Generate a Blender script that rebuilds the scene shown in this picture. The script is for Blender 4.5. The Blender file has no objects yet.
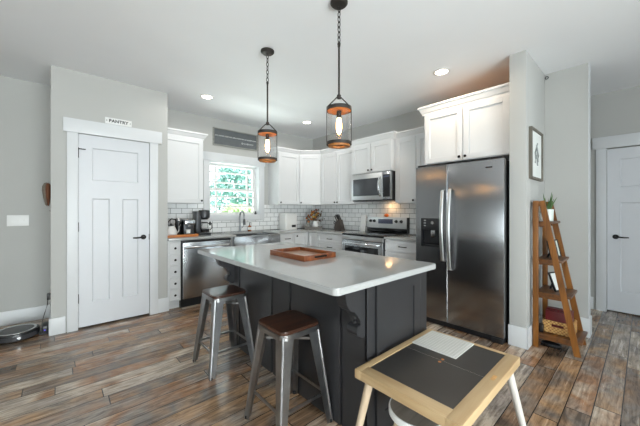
import bpy, bmesh, math, random
from mathutils import Vector, Matrix
R = math.radians
random.seed(7)
scene = bpy.context.scene
col = scene.collection

# ------------------------------------------------------------------ camera
cam_d = bpy.data.cameras.new('camera')
cam_d.sensor_width = 36.0
cam_d.lens = 36.0 * 290.858 / 640.0
cam_d.shift_y = -0.00481
cam_d.clip_start = 0.02
cam = bpy.data.objects.new('camera', cam_d)
cam.location = (0, 0, 1.28)
cam.rotation_euler = (R(90), 0, -0.731)
col.objects.link(cam)
scene.camera = cam

# ------------------------------------------------------------------ sky, sun, added light panels, exposure
vs = scene.view_settings
vs.view_transform = 'Standard'
vs.look = 'None'
vs.exposure = 0.30
vs.gamma = 1.0
vs.use_curve_mapping = False
w = bpy.data.worlds.new('sky')
scene.world = w
w.use_nodes = True
wn = w.node_tree
bg = wn.nodes['Background']
bg.inputs[0].default_value = (0.80, 0.90, 1.0, 1)
bg.inputs[1].default_value = 2.4


def area(name, loc, rot, sx, sy, power, color):
    d = bpy.data.lights.new(name, 'AREA')
    d.shape = 'RECTANGLE'
    d.size, d.size_y = sx, sy
    d.energy = power
    d.color = color
    o = bpy.data.objects.new(name, d)
    o.location = loc
    o.rotation_euler = rot
    col.objects.link(o)
    return o


# added light panels outside the unseen windows, tilted up to brighten room and ceiling
area('fill_panel_left', (-4.25, -.9, 1.15), (0, R(-124), 0), 1.9, 2.8, 95, (0.97, 0.985, 1.0))
area('fill_panel_front', (0.2, -3.35, 0.95), (R(128), 0, 0), 3.4, 1.9, 330, (0.98, 0.985, 1.0))
area('fill_panel_entry', (4.0, -3.0, 1.3), (R(105), 0, 0), 1.2, 1.5, 5, (0.95, 0.98, 1.0))
area('ceiling_fill_panel', (2.23, 5.75, .35), (R(-140), 0, 0), 2.2, 1.2, 420, (0.96, 1.0, 0.97))  # unseen panel added low outside the kitchen window to brighten the ceiling
sun_d = bpy.data.lights.new('sun', 'SUN')
sun_d.energy = 3.0
sun_d.angle = R(2)
sun_d.color = (1, .97, .92)
sun = bpy.data.objects.new('sun', sun_d)
sun.rotation_euler = (R(32), 0, R(-12))
col.objects.link(sun)

# ------------------------------------------------------------------ materials
def lin(h):
    h = h.lstrip('#')
    out = []
    for i in (0, 2, 4):
        v = int(h[i:i + 2], 16) / 255
        out.append(v / 12.92 if v <= .04045 else ((v + .055) / 1.055) ** 2.4)
    return (*out, 1)


def mat(name, color, rough=.5, metal=0.0, noise=.06, scale=6.0, bump=0.0, bscale=40.0, stretch=(1, 1, 1), coat=0.0, aniso=0.0, spec=.5, emit=None, estr=0.0):
    m = bpy.data.materials.new(name)
    m.use_nodes = True
    nt = m.node_tree
    b = nt.nodes['Principled BSDF']
    c = lin(color) if isinstance(color, str) else color
    tc = nt.nodes.new('ShaderNodeTexCoord')
    mp = nt.nodes.new('ShaderNodeMapping')
    mp.inputs['Scale'].default_value = stretch
    nt.links.new(tc.outputs['Object'], mp.inputs[0])
    n = nt.nodes.new('ShaderNodeTexNoise')
    n.inputs['Scale'].default_value = scale
    n.inputs['Detail'].default_value = 4
    nt.links.new(mp.outputs[0], n.inputs['Vector'])
    r = nt.nodes.new('ShaderNodeValToRGB')
    r.color_ramp.elements[0].position = .3
    r.color_ramp.elements[1].position = .7
    r.color_ramp.elements[0].color = tuple(v * (1 - noise) for v in c[:3]) + (1,)
    r.color_ramp.elements[1].color = tuple(min(1, v * (1 + noise)) for v in c[:3]) + (1,)
    nt.links.new(n.outputs[0], r.inputs[0])
    nt.links.new(r.outputs[0], b.inputs['Base Color'])
    b.inputs['Roughness'].default_value = rough
    b.inputs['Metallic'].default_value = metal
    b.inputs['Specular IOR Level'].default_value = spec
    b.inputs['Coat Weight'].default_value = coat
    b.inputs['Coat Roughness'].default_value = .12
    if aniso:
        b.inputs['Anisotropic'].default_value = aniso
        b.inputs['Anisotropic Rotation'].default_value = .0
    if bump:
        n2 = nt.nodes.new('ShaderNodeTexNoise')
        n2.inputs['Scale'].default_value = bscale
        n2.inputs['Detail'].default_value = 3
        nt.links.new(mp.outputs[0], n2.inputs['Vector'])
        bp = nt.nodes.new('ShaderNodeBump')
        bp.inputs['Strength'].default_value = bump
        bp.inputs['Distance'].default_value = .01
        nt.links.new(n2.outputs[0], bp.inputs['Height'])
        nt.links.new(bp.outputs[0], b.inputs['Normal'])
    if emit:
        b.inputs['Emission Color'].default_value = lin(emit)
        b.inputs['Emission Strength'].default_value = estr
    return m


def wood(name, c0, c1, rough=.45, axis='X', scale=3.0, coat=0.0):
    m = bpy.data.materials.new(name)
    m.use_nodes = True
    nt = m.node_tree
    b = nt.nodes['Principled BSDF']
    tc = nt.nodes.new('ShaderNodeTexCoord')
    mp = nt.nodes.new('ShaderNodeMapping')
    s = {'X': (1, 12, 12), 'Y': (12, 1, 12), 'Z': (12, 12, 1)}[axis]
    mp.inputs['Scale'].default_value = s
    nt.links.new(tc.outputs['Object'], mp.inputs[0])
    n = nt.nodes.new('ShaderNodeTexNoise')
    n.inputs['Scale'].default_value = scale
    n.inputs['Detail'].default_value = 6
    n.inputs['Distortion'].default_value = .6
    nt.links.new(mp.outputs[0], n.inputs['Vector'])
    r = nt.nodes.new('ShaderNodeValToRGB')
    r.color_ramp.elements[0].position = .32
    r.color_ramp.elements[1].position = .68
    r.color_ramp.elements[0].color = lin(c0)
    r.color_ramp.elements[1].color = lin(c1)
    nt.links.new(n.outputs[0], r.inputs[0])
    nt.links.new(r.outputs[0], b.inputs['Base Color'])
    b.inputs['Roughness'].default_value = rough
    b.inputs['Coat Weight'].default_value = coat
    return m


def glass(name, tint=(1, 1, 1, 1), rough=0.0, k=1.0):
    m = bpy.data.materials.new(name)
    m.use_nodes = True
    nt = m.node_tree
    nt.nodes.clear()
    o = nt.nodes.new('ShaderNodeOutputMaterial')
    mx = nt.nodes.new('ShaderNodeMixShader')
    t = nt.nodes.new('ShaderNodeBsdfTransparent')
    t.inputs[0].default_value = tint
    g = nt.nodes.new('ShaderNodeBsdfGlossy')
    g.inputs['Roughness'].default_value = rough
    f = nt.nodes.new('ShaderNodeFresnel')
    f.inputs[0].default_value = 1.45
    ml = nt.nodes.new('ShaderNodeMath')
    ml.operation = 'MULTIPLY'
    ml.inputs[1].default_value = k
    nt.links.new(f.outputs[0], ml.inputs[0])
    nt.links.new(ml.outputs[0], mx.inputs[0])
    nt.links.new(t.outputs[0], mx.inputs[1])
    nt.links.new(g.outputs[0], mx.inputs[2])
    nt.links.new(mx.outputs[0], o.inputs[0])
    return m


def floor_material():
    m = bpy.data.materials.new('weathered_plank_floor')
    m.use_nodes = True
    nt = m.node_tree
    L = nt.links
    b = nt.nodes['Principled BSDF']

    def node(t, **kw):
        n = nt.nodes.new(t)
        for k, v in kw.items():
            setattr(n, k, v)
        return n

    def math_(op, a, bb=None):
        n = node('ShaderNodeMath', operation=op)
        for i, v in enumerate((a, bb)):
            if v is None:
                continue
            if isinstance(v, (int, float)):
                n.inputs[i].default_value = v
            else:
                L.new(v, n.inputs[i])
        return n.outputs[0]
    tc = node('ShaderNodeTexCoord')
    sp = node('ShaderNodeSeparateXYZ')
    L.new(tc.outputs['Object'], sp.inputs[0])
    PW, PL = 0.125, 1.05
    yr = math_('DIVIDE', math_('ADD', sp.outputs[1], 50.03), PW)
    row = math_('FLOOR', yr)
    fy = math_('FRACT', yr)
    wr = node('ShaderNodeTexWhiteNoise', noise_dimensions='1D')
    L.new(row, wr.inputs['W'])
    xr = math_('DIVIDE', math_('ADD', math_('ADD', sp.outputs[0], 50.0), math_('MULTIPLY', wr.outputs[0], 7.3)), PL)
    pi = math_('FLOOR', xr)
    fx = math_('FRACT', xr)
    cv = node('ShaderNodeCombineXYZ')
    L.new(row, cv.inputs[0])
    L.new(pi, cv.inputs[1])
    wn2 = node('ShaderNodeTexWhiteNoise', noise_dimensions='2D')
    L.new(cv.outputs[0], wn2.inputs['Vector'])
    # grain, shifted per plank
    sc3 = node('ShaderNodeVectorMath', operation='SCALE')
    L.new(wn2.outputs['Color'], sc3.inputs[0])
    sc3.inputs['Scale'].default_value = 30.0
    addv = node('ShaderNodeVectorMath', operation='ADD')
    L.new(tc.outputs['Object'], addv.inputs[0])
    L.new(sc3.outputs[0], addv.inputs[1])
    mp = node('ShaderNodeMapping')
    mp.inputs['Scale'].default_value = (1.0, 17, 1)
    L.new(addv.outputs[0], mp.inputs[0])
    g1 = node('ShaderNodeTexNoise')
    g1.inputs['Scale'].default_value = 2.6
    g1.inputs['Detail'].default_value = 7
    g1.inputs['Roughness'].default_value = .65
    g1.inputs['Distortion'].default_value = .55
    L.new(mp.outputs[0], g1.inputs['Vector'])
    g2 = node('ShaderNodeTexNoise')
    g2.inputs['Scale'].default_value = 2.6
    g2.inputs['Detail'].default_value = 3
    L.new(addv.outputs[0], g2.inputs['Vector'])
    # plank tone: random + large patches
    tone = math_('ADD', math_('MULTIPLY', wn2.outputs['Value'], .80), math_('MULTIPLY', math_('SUBTRACT', g2.outputs[0], .38), .85))
    ramp = node('ShaderNodeValToRGB')
    cr = ramp.color_ramp
    stops = [(0.0, '#5c4c40'), (.14, '#93765c'), (.27, '#7a726b'), (.40, '#a98867'), (.54, '#958c83'), (.68, '#9a7354'), (.82, '#bfb1a0'), (1.0, '#9a9088')]
    cr.elements[0].position, cr.elements[0].color = stops[0][0], lin(stops[0][1])
    cr.elements[1].position, cr.elements[1].color = stops[-1][0], lin(stops[-1][1])
    for p, c in stops[1:-1]:
        e = cr.elements.new(p)
        e.color = lin(c)
    L.new(tone, ramp.inputs[0])
    mpb = node('ShaderNodeMapping')
    mpb.inputs['Scale'].default_value = (2.2, 7, 1)
    L.new(addv.outputs[0], mpb.inputs[0])
    g3 = node('ShaderNodeTexNoise')
    g3.inputs['Scale'].default_value = 2.0
    g3.inputs['Detail'].default_value = 8
    g3.inputs['Roughness'].default_value = .7
    g3.inputs['Distortion'].default_value = 1.6
    L.new(mpb.outputs[0], g3.inputs['Vector'])
    grain = math_('ADD', math_('MULTIPLY', g1.outputs[0], .5), math_('MULTIPLY', g3.outputs[0], .5))
    gr = node('ShaderNodeValToRGB')
    gr.color_ramp.elements[0].position, gr.color_ramp.elements[0].color = .40, (.34, .30, .27, 1)
    gr.color_ramp.elements[1].position, gr.color_ramp.elements[1].color = .57, (1.25, 1.22, 1.20, 1)
    L.new(grain, gr.inputs[0])
    mx = node('ShaderNodeMix', data_type='RGBA', blend_type='MULTIPLY')
    mx.inputs[0].default_value = .85
    L.new(ramp.outputs[0], mx.inputs[6])
    L.new(gr.outputs[0], mx.inputs[7])
    # seams
    ey = math_('MINIMUM', fy, math_('SUBTRACT', 1.0, fy))
    ex = math_('MULTIPLY', math_('MINIMUM', fx, math_('SUBTRACT', 1.0, fx)), PL / PW)
    seam = math_('LESS_THAN', math_('MINIMUM', ex, ey), .022)
    mx2 = node('ShaderNodeMix', data_type='RGBA')
    L.new(seam, mx2.inputs[0])
    L.new(mx.outputs[2], mx2.inputs[6])
    mx2.inputs[7].default_value = lin('#241d18')
    L.new(mx2.outputs[2], b.inputs['Base Color'])
    ro = node('ShaderNodeMapRange')
    ro.inputs[1].default_value, ro.inputs[2].default_value = .3, .7
    ro.inputs[3].default_value, ro.inputs[4].default_value = .15, .30
    L.new(g1.outputs[0], ro.inputs[0])
    L.new(ro.outputs[0], b.inputs['Roughness'])
    bp = node('ShaderNodeBump')
    bp.inputs['Strength'].default_value = .12
    bp.inputs['Distance'].default_value = .004
    L.new(g1.outputs[0], bp.inputs['Height'])
    L.new(bp.outputs[0], b.inputs['Normal'])
    return m


def tile_material(name, axis):
    m = bpy.data.materials.new(name)
    m.use_nodes = True
    nt = m.node_tree
    b = nt.nodes['Principled BSDF']
    tc = nt.nodes.new('ShaderNodeTexCoord')
    mp = nt.nodes.new('ShaderNodeMapping')
    sp = nt.nodes.new('ShaderNodeSeparateXYZ')
    cb_ = nt.nodes.new('ShaderNodeCombineXYZ')
    nt.links.new(tc.outputs['Object'], sp.inputs[0])
    nt.links.new(sp.outputs[axis], cb_.inputs[0])
    nt.links.new(sp.outputs[2], cb_.inputs[1])
    mp.inputs['Location'].default_value = (.03, -.0635, 0)
    nt.links.new(cb_.outputs[0], mp.inputs[0])
    br = nt.nodes.new('ShaderNodeTexBrick')
    br.inputs['Scale'].default_value = 1.0
    br.inputs['Brick Width'].default_value = .155
    br.inputs['Row Height'].default_value = .0775
    br.inputs['Mortar Size'].default_value = .0032
    br.inputs['Mortar Smooth'].default_value = .1
    br.inputs['Color1'].default_value = lin('#eceded')
    br.inputs['Color2'].default_value = lin('#e2e4e4')
    br.inputs['Mortar'].default_value = lin('#77797a')
    nt.links.new(mp.outputs[0], br.inputs['Vector'])
    nt.links.new(br.outputs['Color'], b.inputs['Base Color'])
    mr = nt.nodes.new('ShaderNodeMapRange')
    mr.inputs[3].default_value, mr.inputs[4].default_value = .15, .8
    nt.links.new(br.outputs['Fac'], mr.inputs[0])
    nt.links.new(mr.outputs[0], b.inputs['Roughness'])
    bp = nt.nodes.new('ShaderNodeBump')
    bp.invert = True
    bp.inputs['Strength'].default_value = .5
    bp.inputs['Distance'].default_value = .003
    nt.links.new(br.outputs['Fac'], bp.inputs['Height'])
    nt.links.new(bp.outputs[0], b.inputs['Normal'])
    return m


def wicker_material():
    m = bpy.data.materials.new('wicker')
    m.use_nodes = True
    nt = m.node_tree
    b = nt.nodes['Principled BSDF']
    tc = nt.nodes.new('ShaderNodeTexCoord')
    br = nt.nodes.new('ShaderNodeTexChecker')
    br.inputs['Scale'].default_value = 70
    br.inputs['Color1'].default_value = lin('#d3ab6c')
    br.inputs['Color2'].default_value = lin('#a87a45')
    nt.links.new(tc.outputs['Object'], br.inputs['Vector'])
    n = nt.nodes.new('ShaderNodeTexNoise')
    n.inputs['Scale'].default_value = 45
    nt.links.new(tc.outputs['Object'], n.inputs['Vector'])
    mx = nt.nodes.new('ShaderNodeMix')
    mx.data_type = 'RGBA'
    mx.blend_type = 'OVERLAY'
    mx.inputs[0].default_value = .8
    nt.links.new(br.outputs[0], mx.inputs[6])
    nt.links.new(n.outputs[0], mx.inputs[7])
    nt.links.new(mx.outputs[2], b.inputs['Base Color'])
    b.inputs['Roughness'].default_value = .75
    return m


M = dict(
    wall=mat('greige_wall_paint', '#b3b3b0', .85, noise=.012, scale=2, bump=.03, bscale=160),
    ceil=mat('white_ceiling_paint', '#eaecee', .9, noise=.01, scale=2, bump=.03, bscale=120),
    trim=mat('white_trim_paint', '#d0d2d4', .4, noise=.01),
    door=mat('white_door_paint', '#cdcfd3', .42, noise=.01),
    cab=mat('white_cabinet_paint', '#d3d4d5', .38, noise=.01),
    floor=floor_material(),
    tile_b=tile_material('subway_tile_back', 0),
    tile_r=tile_material('subway_tile_right', 1),
    quartz=mat('white_quartz', '#a6a7a6', .08, noise=.012, scale=14, spec=.6),
    charcoal=mat('charcoal_paint', '#2e2e30', .36, noise=.05, scale=4),
    steel=mat('brushed_stainless', '#b4b6b8', .24, 1.0, noise=.05, scale=3, stretch=(60, 60, 1), aniso=.0),
    fridge=mat('brushed_fridge_steel', '#9d9ea0', .22, 1.0, noise=.05, scale=5, stretch=(1, 1, 70), aniso=.85),
    steel_light=mat('satin_stainless', '#cfd0d0', .34, 1.0, noise=.03),
    steel_dark=mat('dark_steel', '#4a4b4d', .4, .9),
    faucet=mat('brushed_nickel_dark', '#8c8e90', .28, 1.0, noise=.04),
    chrome=mat('polished_chrome', '#d4d6d8', .2, 1.0, noise=.02),
    black=mat('black_plastic', '#16171a', .35, noise=.1),
    smoke=mat('smoked_glass', '#43464a', .12, noise=.05),
    blackglass=mat('black_glass', '#0d0e10', .06, noise=.05),
    knob=mat('oil_rubbed_black', '#1d1b1a', .4, .7),
    gun=mat('galvanised_gunmetal', '#a2a3a5', .28, 1.0, noise=.2, scale=9, bump=.02),
    seatwood=wood('dark_walnut_seat', '#2c1a12', '#4b2d1f', .3, 'X', 2.5, .2),
    bronze=mat('aged_bronze', '#35312e', .5, .5),
    amber=wood('amber_wood_ring', '#8c5424', '#c07e3c', .5, 'X', 8),
    clear=glass('clear_glass', (1, 1, 1, 1), 0, .15),
    pane=glass('window_glass', (.95, .98, .97, 1), 0, .5),
    oak=wood('walnut_stained_shelf', '#643a10', '#8f5a20', .42, 'Z', 2.5, .1),
    oakx=wood('walnut_stained_board', '#4c2d14', '#71461f', .42, 'X', 2.5, .1),
    traywood=wood('warm_tray_wood', '#5c2a10', '#8f4e22', .4, 'Y', 2.5, .2),
    trayin=wood('tray_floor_wood', '#a88b78', '#c4aa98', .2, 'Y', 2.0, .2),
    acacia=wood('acacia_tray', '#a4581f', '#c9803f', .45, 'X', 3),
    pine=wood('pale_pine', '#ad8f67', '#c0a57e', .5, 'X', 2.0),
    piney=wood('pale_pine_crosswise', '#ad8f67', '#c0a57e', .5, 'Y', 2.0),
    pineleg=wood('pale_pine_leg', '#bea88c', '#cdb9a0', .5, 'Z', 2.0),
    bounce_board=mat('orange_bounce_board', '#c98f55', .8, noise=.08),
    patch=mat('worn_wood_patch', '#cf9f62', .6, noise=.2, scale=60),
    greyleg=mat('pale_grey_paint', '#c6c0b9', .5),
    chalk=mat('black_chalkboard', '#34312f', .42, noise=.12, scale=5),
    white=mat('white_plastic', '#dcdcda', .35, noise=.02),
    whitegloss=mat('white_enamel', '#eeeeec', .15, noise=.02),
    stoolseat=wood('grey_stool_seat', '#7c736a', '#978d83', .5, 'X', 2.5),
    paper=mat('white_ribbed_card', '#c9c8c3', .8, noise=.02),
    signgrey=mat('slate_sign_board', '#5d6163', .7, noise=.08, scale=12),
    signframe=wood('grey_driftwood', '#84857f', '#a2a29b', .7, 'X', 3),
    ink=mat('black_ink', '#1c1d1f', .7),
    mark=mat('white_lettering', '#e6e8e8', .8),
    red=mat('dark_red_cover', '#5e1216', .45),
    wicker=wicker_material(),
    green=mat('plant_green', '#4c6b3a', .6, noise=.3, scale=20),
    sage=mat('sage_green', '#83a894', .55, noise=.1),
    pot=mat('white_glazed_pot', '#d6ddd6', .3, noise=.04),
    orange=mat('pumpkin_orange', '#d06a17', .5, noise=.15, scale=14),
    flower1=mat('dried_orange_flower', '#a96526', .8, noise=.3, scale=30),
    flower2=mat('dried_red_flower', '#6e3a22', .8, noise=.3, scale=30),
    flower4=mat('dried_yellow_flower', '#c79a3e', .8, noise=.3, scale=30),
    flower3=mat('dried_brown_stem', '#5d4a3a', .8, noise=.3, scale=30),
    greywood=wood('weathered_grey_wood', '#5d5a57', '#7f7b76', .7, 'X', 3),
    knifeblock=wood('dark_knife_block', '#332d2a', '#48403b', .5, 'Z', 3),
    amberglass=mat('amber_bottle', '#8a4a17', .15, noise=.1),
    leather=wood('brown_leather', '#5c3520', '#7f4c2e', .6, 'Z', 3),
    mesh=mat('taupe_mesh', '#7d7468', .9, noise=.15, scale=60),
    wire=mat('thin_wire', '#55524d', .5, .5),
    robotgrey=mat('robot_grey', '#3c3d40', .3, noise=.05),
    lens=mat('purple_led', '#4a3fa8', .4, emit='#6a5cff', estr=.5),
    bulb=mat('edison_bulb_glow', '#ffd9a0', .4, emit='#ffb765', estr=26.0),
    canlens=mat('led_lens', '#fff6e8', .4, emit='#fff0dc', estr=9.0),
    display=mat('blue_grey_display', '#50566a', .2),
    lawn=mat('lawn', '#7da05a', .9, noise=.4, scale=5),
    leaf1=mat('tree_leaf_bright', '#a9d0a5', .7, noise=.35, scale=3),
    leaf2=mat('tree_leaf_blue_green', '#94bfb4', .7, noise=.35, scale=3),
    leaf3=mat('tree_leaf_yellow', '#c4dba4', .7, noise=.35, scale=3),
    bark=mat('bark', '#5c5147', .9, noise=.3),
    seat_art=mat('cream_mat_board', '#dfe2df', .8, noise=.02),
    artink=mat('grey_pencil', '#8b908e', .8),
    frame_wood=wood('grey_oak_frame', '#57534b', '#736d62', .6, 'Z', 3),
)


# ------------------------------------------------------------------ mesh builder
class MB:
    def __init__(self):
        self.bm = bmesh.new()

    def _merge(self, t, mtx=None):
        if mtx is not None:
            bmesh.ops.transform(t, matrix=mtx, verts=t.verts)
        me = bpy.data.meshes.new('tmp')
        t.to_mesh(me)
        t.free()
        self.bm.from_mesh(me)
        bpy.data.meshes.remove(me)
        return self

    def box(self, x0, x1, y0, y1, z0, z1, b=0.0, seg=2, mtx=None):
        t = bmesh.new()
        bmesh.ops.create_cube(t, size=1)
        bmesh.ops.scale(t, vec=(abs(x1 - x0), abs(y1 - y0), abs(z1 - z0)), verts=t.verts)
        bmesh.ops.translate(t, vec=((x0 + x1) / 2, (y0 + y1) / 2, (z0 + z1) / 2), verts=t.verts)
        if b:
            bmesh.ops.bevel(t, geom=t.edges[:], offset=b, segments=seg, affect='EDGES', profile=.6)
        return self._merge(t, mtx)

    def lathe(self, prof, seg=28, mtx=None, cap=True):
        t = bmesh.new()
        rings = []
        for r, z in prof:
            if r < 1e-6:
                rings.append([t.verts.new((0, 0, z))])
            else:
                rings.append([t.verts.new((r * math.cos(2 * math.pi * i / seg), r * math.sin(2 * math.pi * i / seg), z)) for i in range(seg)])
        for a, b_ in zip(rings, rings[1:]):
            for i in range(seg):
                j = (i + 1) % seg
                if len(a) == 1 and len(b_) == 1:
                    continue
                if len(a) == 1:
                    t.faces.new((a[0], b_[i], b_[j]))
                elif len(b_) == 1:
                    t.faces.new((a[i], a[j], b_[0]))
                else:
                    t.faces.new((a[i], a[j], b_[j], b_[i]))
        if cap:
            for rg in (rings[0], rings[-1]):
                if len(rg) > 2:
                    t.faces.new(rg)
        bmesh.ops.recalc_face_normals(t, faces=t.faces[:])
        return self._merge(t, mtx)

    def cyl(self, p0, p1, r0, r1=None, seg=16):
        r1 = r0 if r1 is None else r1
        p0, p1 = Vector(p0), Vector(p1)
        d = p1 - p0
        q = d.to_track_quat('Z', 'Y').to_matrix().to_4x4()
        return self.lathe([(r0, 0), (r1, d.length)], seg, Matrix.Translation(p0) @ q)

    def tube(self, pts, r, seg=10, flat=None):
        """sweep along a polyline; flat=(w,h) gives a rectangular section"""
        pts = [Vector(p) for p in pts]
        t = bmesh.new()
        rings = []
        up = Vector((0, 0, 1))
        for i, p in enumerate(pts):
            d = (pts[min(i + 1, len(pts) - 1)] - pts[max(i - 1, 0)]).normalized()
            a = up if abs(d.dot(up)) < .95 else Vector((1, 0, 0))
            u = d.cross(a).normalized()
            v = u.cross(d).normalized()
            rr = r[i] if isinstance(r, (list, tuple)) else r
            rings.append([t.verts.new(p + u * math.cos(2 * math.pi * k / seg) * rr + v * math.sin(2 * math.pi * k / seg) * rr) for k in range(seg)])
        for a, b_ in zip(rings, rings[1:]):
            for k in range(seg):
                j = (k + 1) % seg
                t.faces.new((a[k], a[j], b_[j], b_[k]))
        t.faces.new(rings[0])
        t.faces.new(rings[-1])
        bmesh.ops.recalc_face_normals(t, faces=t.faces[:])
        return self._merge(t)

    def beam(self, p0, p1, ux, w0, d0, w1=None, d1=None, b=0.0):
        """four sided bar from p0 to p1; ux = direction of its width"""
        w1 = w0 if w1 is None else w1
        d1 = d0 if d1 is None else d1
        p0, p1 = Vector(p0), Vector(p1)
        d = (p1 - p0).normalized()
        u = Vector(ux)
        u = (u - d * u.dot(d)).normalized()
        v = d.cross(u)
        t = bmesh.new()
        a = [t.verts.new(p0 + u * sx * w0 / 2 + v * sy * d0 / 2) for sx, sy in ((-1, -1), (1, -1), (1, 1), (-1, 1))]
        c = [t.verts.new(p1 + u * sx * w1 / 2 + v * sy * d1 / 2) for sx, sy in ((-1, -1), (1, -1), (1, 1), (-1, 1))]
        t.faces.new(a)
        t.faces.new(c)
        for i in range(4):
            j = (i + 1) % 4
            t.faces.new((a[i], a[j], c[j], c[i]))
        bmesh.ops.recalc_face_normals(t, faces=t.faces[:])
        if b:
            bmesh.ops.bevel(t, geom=t.edges[:], offset=b, segments=2, affect='EDGES')
        return self._merge(t)

    def prism(self, poly, h0, h1, mtx=None, b=0.0):
        """polygon in XY extruded along Z from h0 to h1, then placed by mtx"""
        t = bmesh.new()
        a = [t.verts.new((x, y, h0)) for x, y in poly]
        c = [t.verts.new((x, y, h1)) for x, y in poly]
        t.faces.new(a)
        t.faces.new(c)
        n = len(poly)
        for i in range(n):
            j = (i + 1) % n
            t.faces.new((a[i], a[j], c[j], c[i]))
        bmesh.ops.recalc_face_normals(t, faces=t.faces[:])
        if b:
            bmesh.ops.bevel(t, geom=[e for e in t.edges], offset=b, segments=2, affect='EDGES')
        return self._merge(t, mtx)

    def ball(self, c, r, sx=1, sy=1, sz=1, sub=2):
        t = bmesh.new()
        bmesh.ops.create_icosphere(t, subdivisions=sub, radius=r)
        return self._merge(t, Matrix.Translation(c) @ Matrix.Diagonal((sx, sy, sz, 1)))

    def torus(self, c, Rr, r, axis='Z', seg=28, sub=8):
        t = bmesh.new()
        rings = []
        for i in range(seg):
            a = 2 * math.pi * i / seg
            rings.append([t.verts.new(((Rr + r * math.cos(2 * math.pi * k / sub)) * math.cos(a), (Rr + r * math.cos(2 * math.pi * k / sub)) * math.sin(a), r * math.sin(2 * math.pi * k / sub))) for k in range(sub)])
        for i in range(seg):
            n = (i + 1) % seg
            for k in range(sub):
                j = (k + 1) % sub
                t.faces.new((rings[i][k], rings[n][k], rings[n][j], rings[i][j]))
        rot = {'Z': Matrix.Identity(4), 'X': Matrix.Rotation(R(90), 4, 'Y'), 'Y': Matrix.Rotation(R(90), 4, 'X')}[axis]
        bmesh.ops.recalc_face_normals(t, faces=t.faces[:])
        return self._merge(t, Matrix.Translation(c) @ rot)

    def band(self, r0, r1, z0, z1, seg=32):
        """hollow ring with rectangular section"""
        return self.lathe([(r0, z0), (r1, z0), (r1, z1), (r0, z1), (r0, z0)], seg, None, cap=False)

    def xf(self, mtx):
        bmesh.ops.transform(self.bm, matrix=mtx, verts=self.bm.verts)
        return self

    def build(self, name, m, parent=None, smooth=True, loc=None):
        me = bpy.data.meshes.new(name)
        self.bm.to_mesh(me)
        self.bm.free()
        me.materials.append(M[m] if isinstance(m, str) else m)
        if smooth and me.polygons:
            me.polygons.foreach_set('use_smooth', [True] * len(me.polygons))
            me.set_sharp_from_angle(angle=R(35))
        o = bpy.data.objects.new(name, me)
        col.objects.link(o)
        if parent is not None:
            o.parent = parent
        if loc is not None:
            o.location = loc
        return o


def tag(o, label, cat, group=None, kind=None):
    o['label'] = label
    o['category'] = cat
    if group:
        o['group'] = group
    if kind:
        o['kind'] = kind
    return o


def thing(name, loc, label, cat, group=None, rz=0.0):
    o = bpy.data.objects.new(name, None)
    o.empty_display_size = .05
    o.location = loc
    o.rotation_euler = (0, 0, rz)
    col.objects.link(o)
    return tag(o, label, cat, group)


def struct(name, mb, m, label=None, cat=None):
    o = mb.build(name, m)
    o['kind'] = 'structure'
    if label:
        tag(o, label, cat)
    return o


def copy_tree(o, parent=None):
    c = o.copy()
    col.objects.link(c)
    if parent is not None:
        c.parent = parent
    for ch in list(o.children):
        copy_tree(ch, c)
    return c


def ident():
    return Matrix.Identity(4)


# ------------------------------------------------------------------ key planes (metres; camera stands at 0,0)
HC = 2.757            # ceiling
YP = 4.037            # pantry wall face
YS = 4.727            # set-back wall face
YW = 4.631            # window wall face
XS = 3.954            # range wall face
XHALL = 5.14          # hall wall face
ZC = .914             # counter top

# ------------------------------------------------------------------ structure
struct('floor', MB().box(-3.72, 6.0, -2.72, 5.0, -.1, 0), 'floor', 'weathered brown and grey wood plank floor', 'floor')
struct('ceiling', MB().box(-3.72, 6.0, -2.72, 5.0, HC, HC + .1), 'ceil', 'flat white painted ceiling of the kitchen', 'ceiling')
WX0, WX1, WZ0, WZ1 = 1.775, 2.690, 1.185, 2.068
wb = MB()
wb.box(.903, WX0, YW, YW + .2, 0, HC).box(WX1, XS + .13, YW, YW + .2, 0, HC)
wb.box(WX0, WX1, YW, YW + .2, 0, WZ0).box(WX0, WX1, YW, YW + .2, WZ1, HC)
struct('wall_back', wb, 'wall', 'greige kitchen wall around the window', 'wall')
struct('wall_right', MB().box(XS, XS + .125, .376, YW, 0, HC), 'wall', 'greige wall behind the range and ladder shelf', 'wall')
struct('wall_stub', MB().box(3.203, XS, .727, .862, 0, HC, .004), 'wall', 'greige stub wall between refrigerator and ladder shelf', 'wall')
DX0, DX1, DZ = .150, .822, 2.10
wp = MB()
wp.box(-.064, DX0, YP, YP + .12, 0, HC).box(DX1, 1.023, YP, YP + .12, 0, HC).box(DX0, DX1, YP, YP + .12, DZ, HC)
struct('wall_pantry', wp, 'wall', 'greige pantry wall with the white door', 'wall')
struct('wall_pantry_left', MB().box(-.064, .056, YP + .12, YS, 0, HC), 'wall')
struct('wall_pantry_right', MB().box(.903, 1.023, YP + .12, YW, 0, HC), 'wall')
struct('wall_setback', MB().box(-3.6, .903, YS, YS + .12, 0, HC), 'wall', 'greige set-back wall at the left edge', 'wall')
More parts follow.
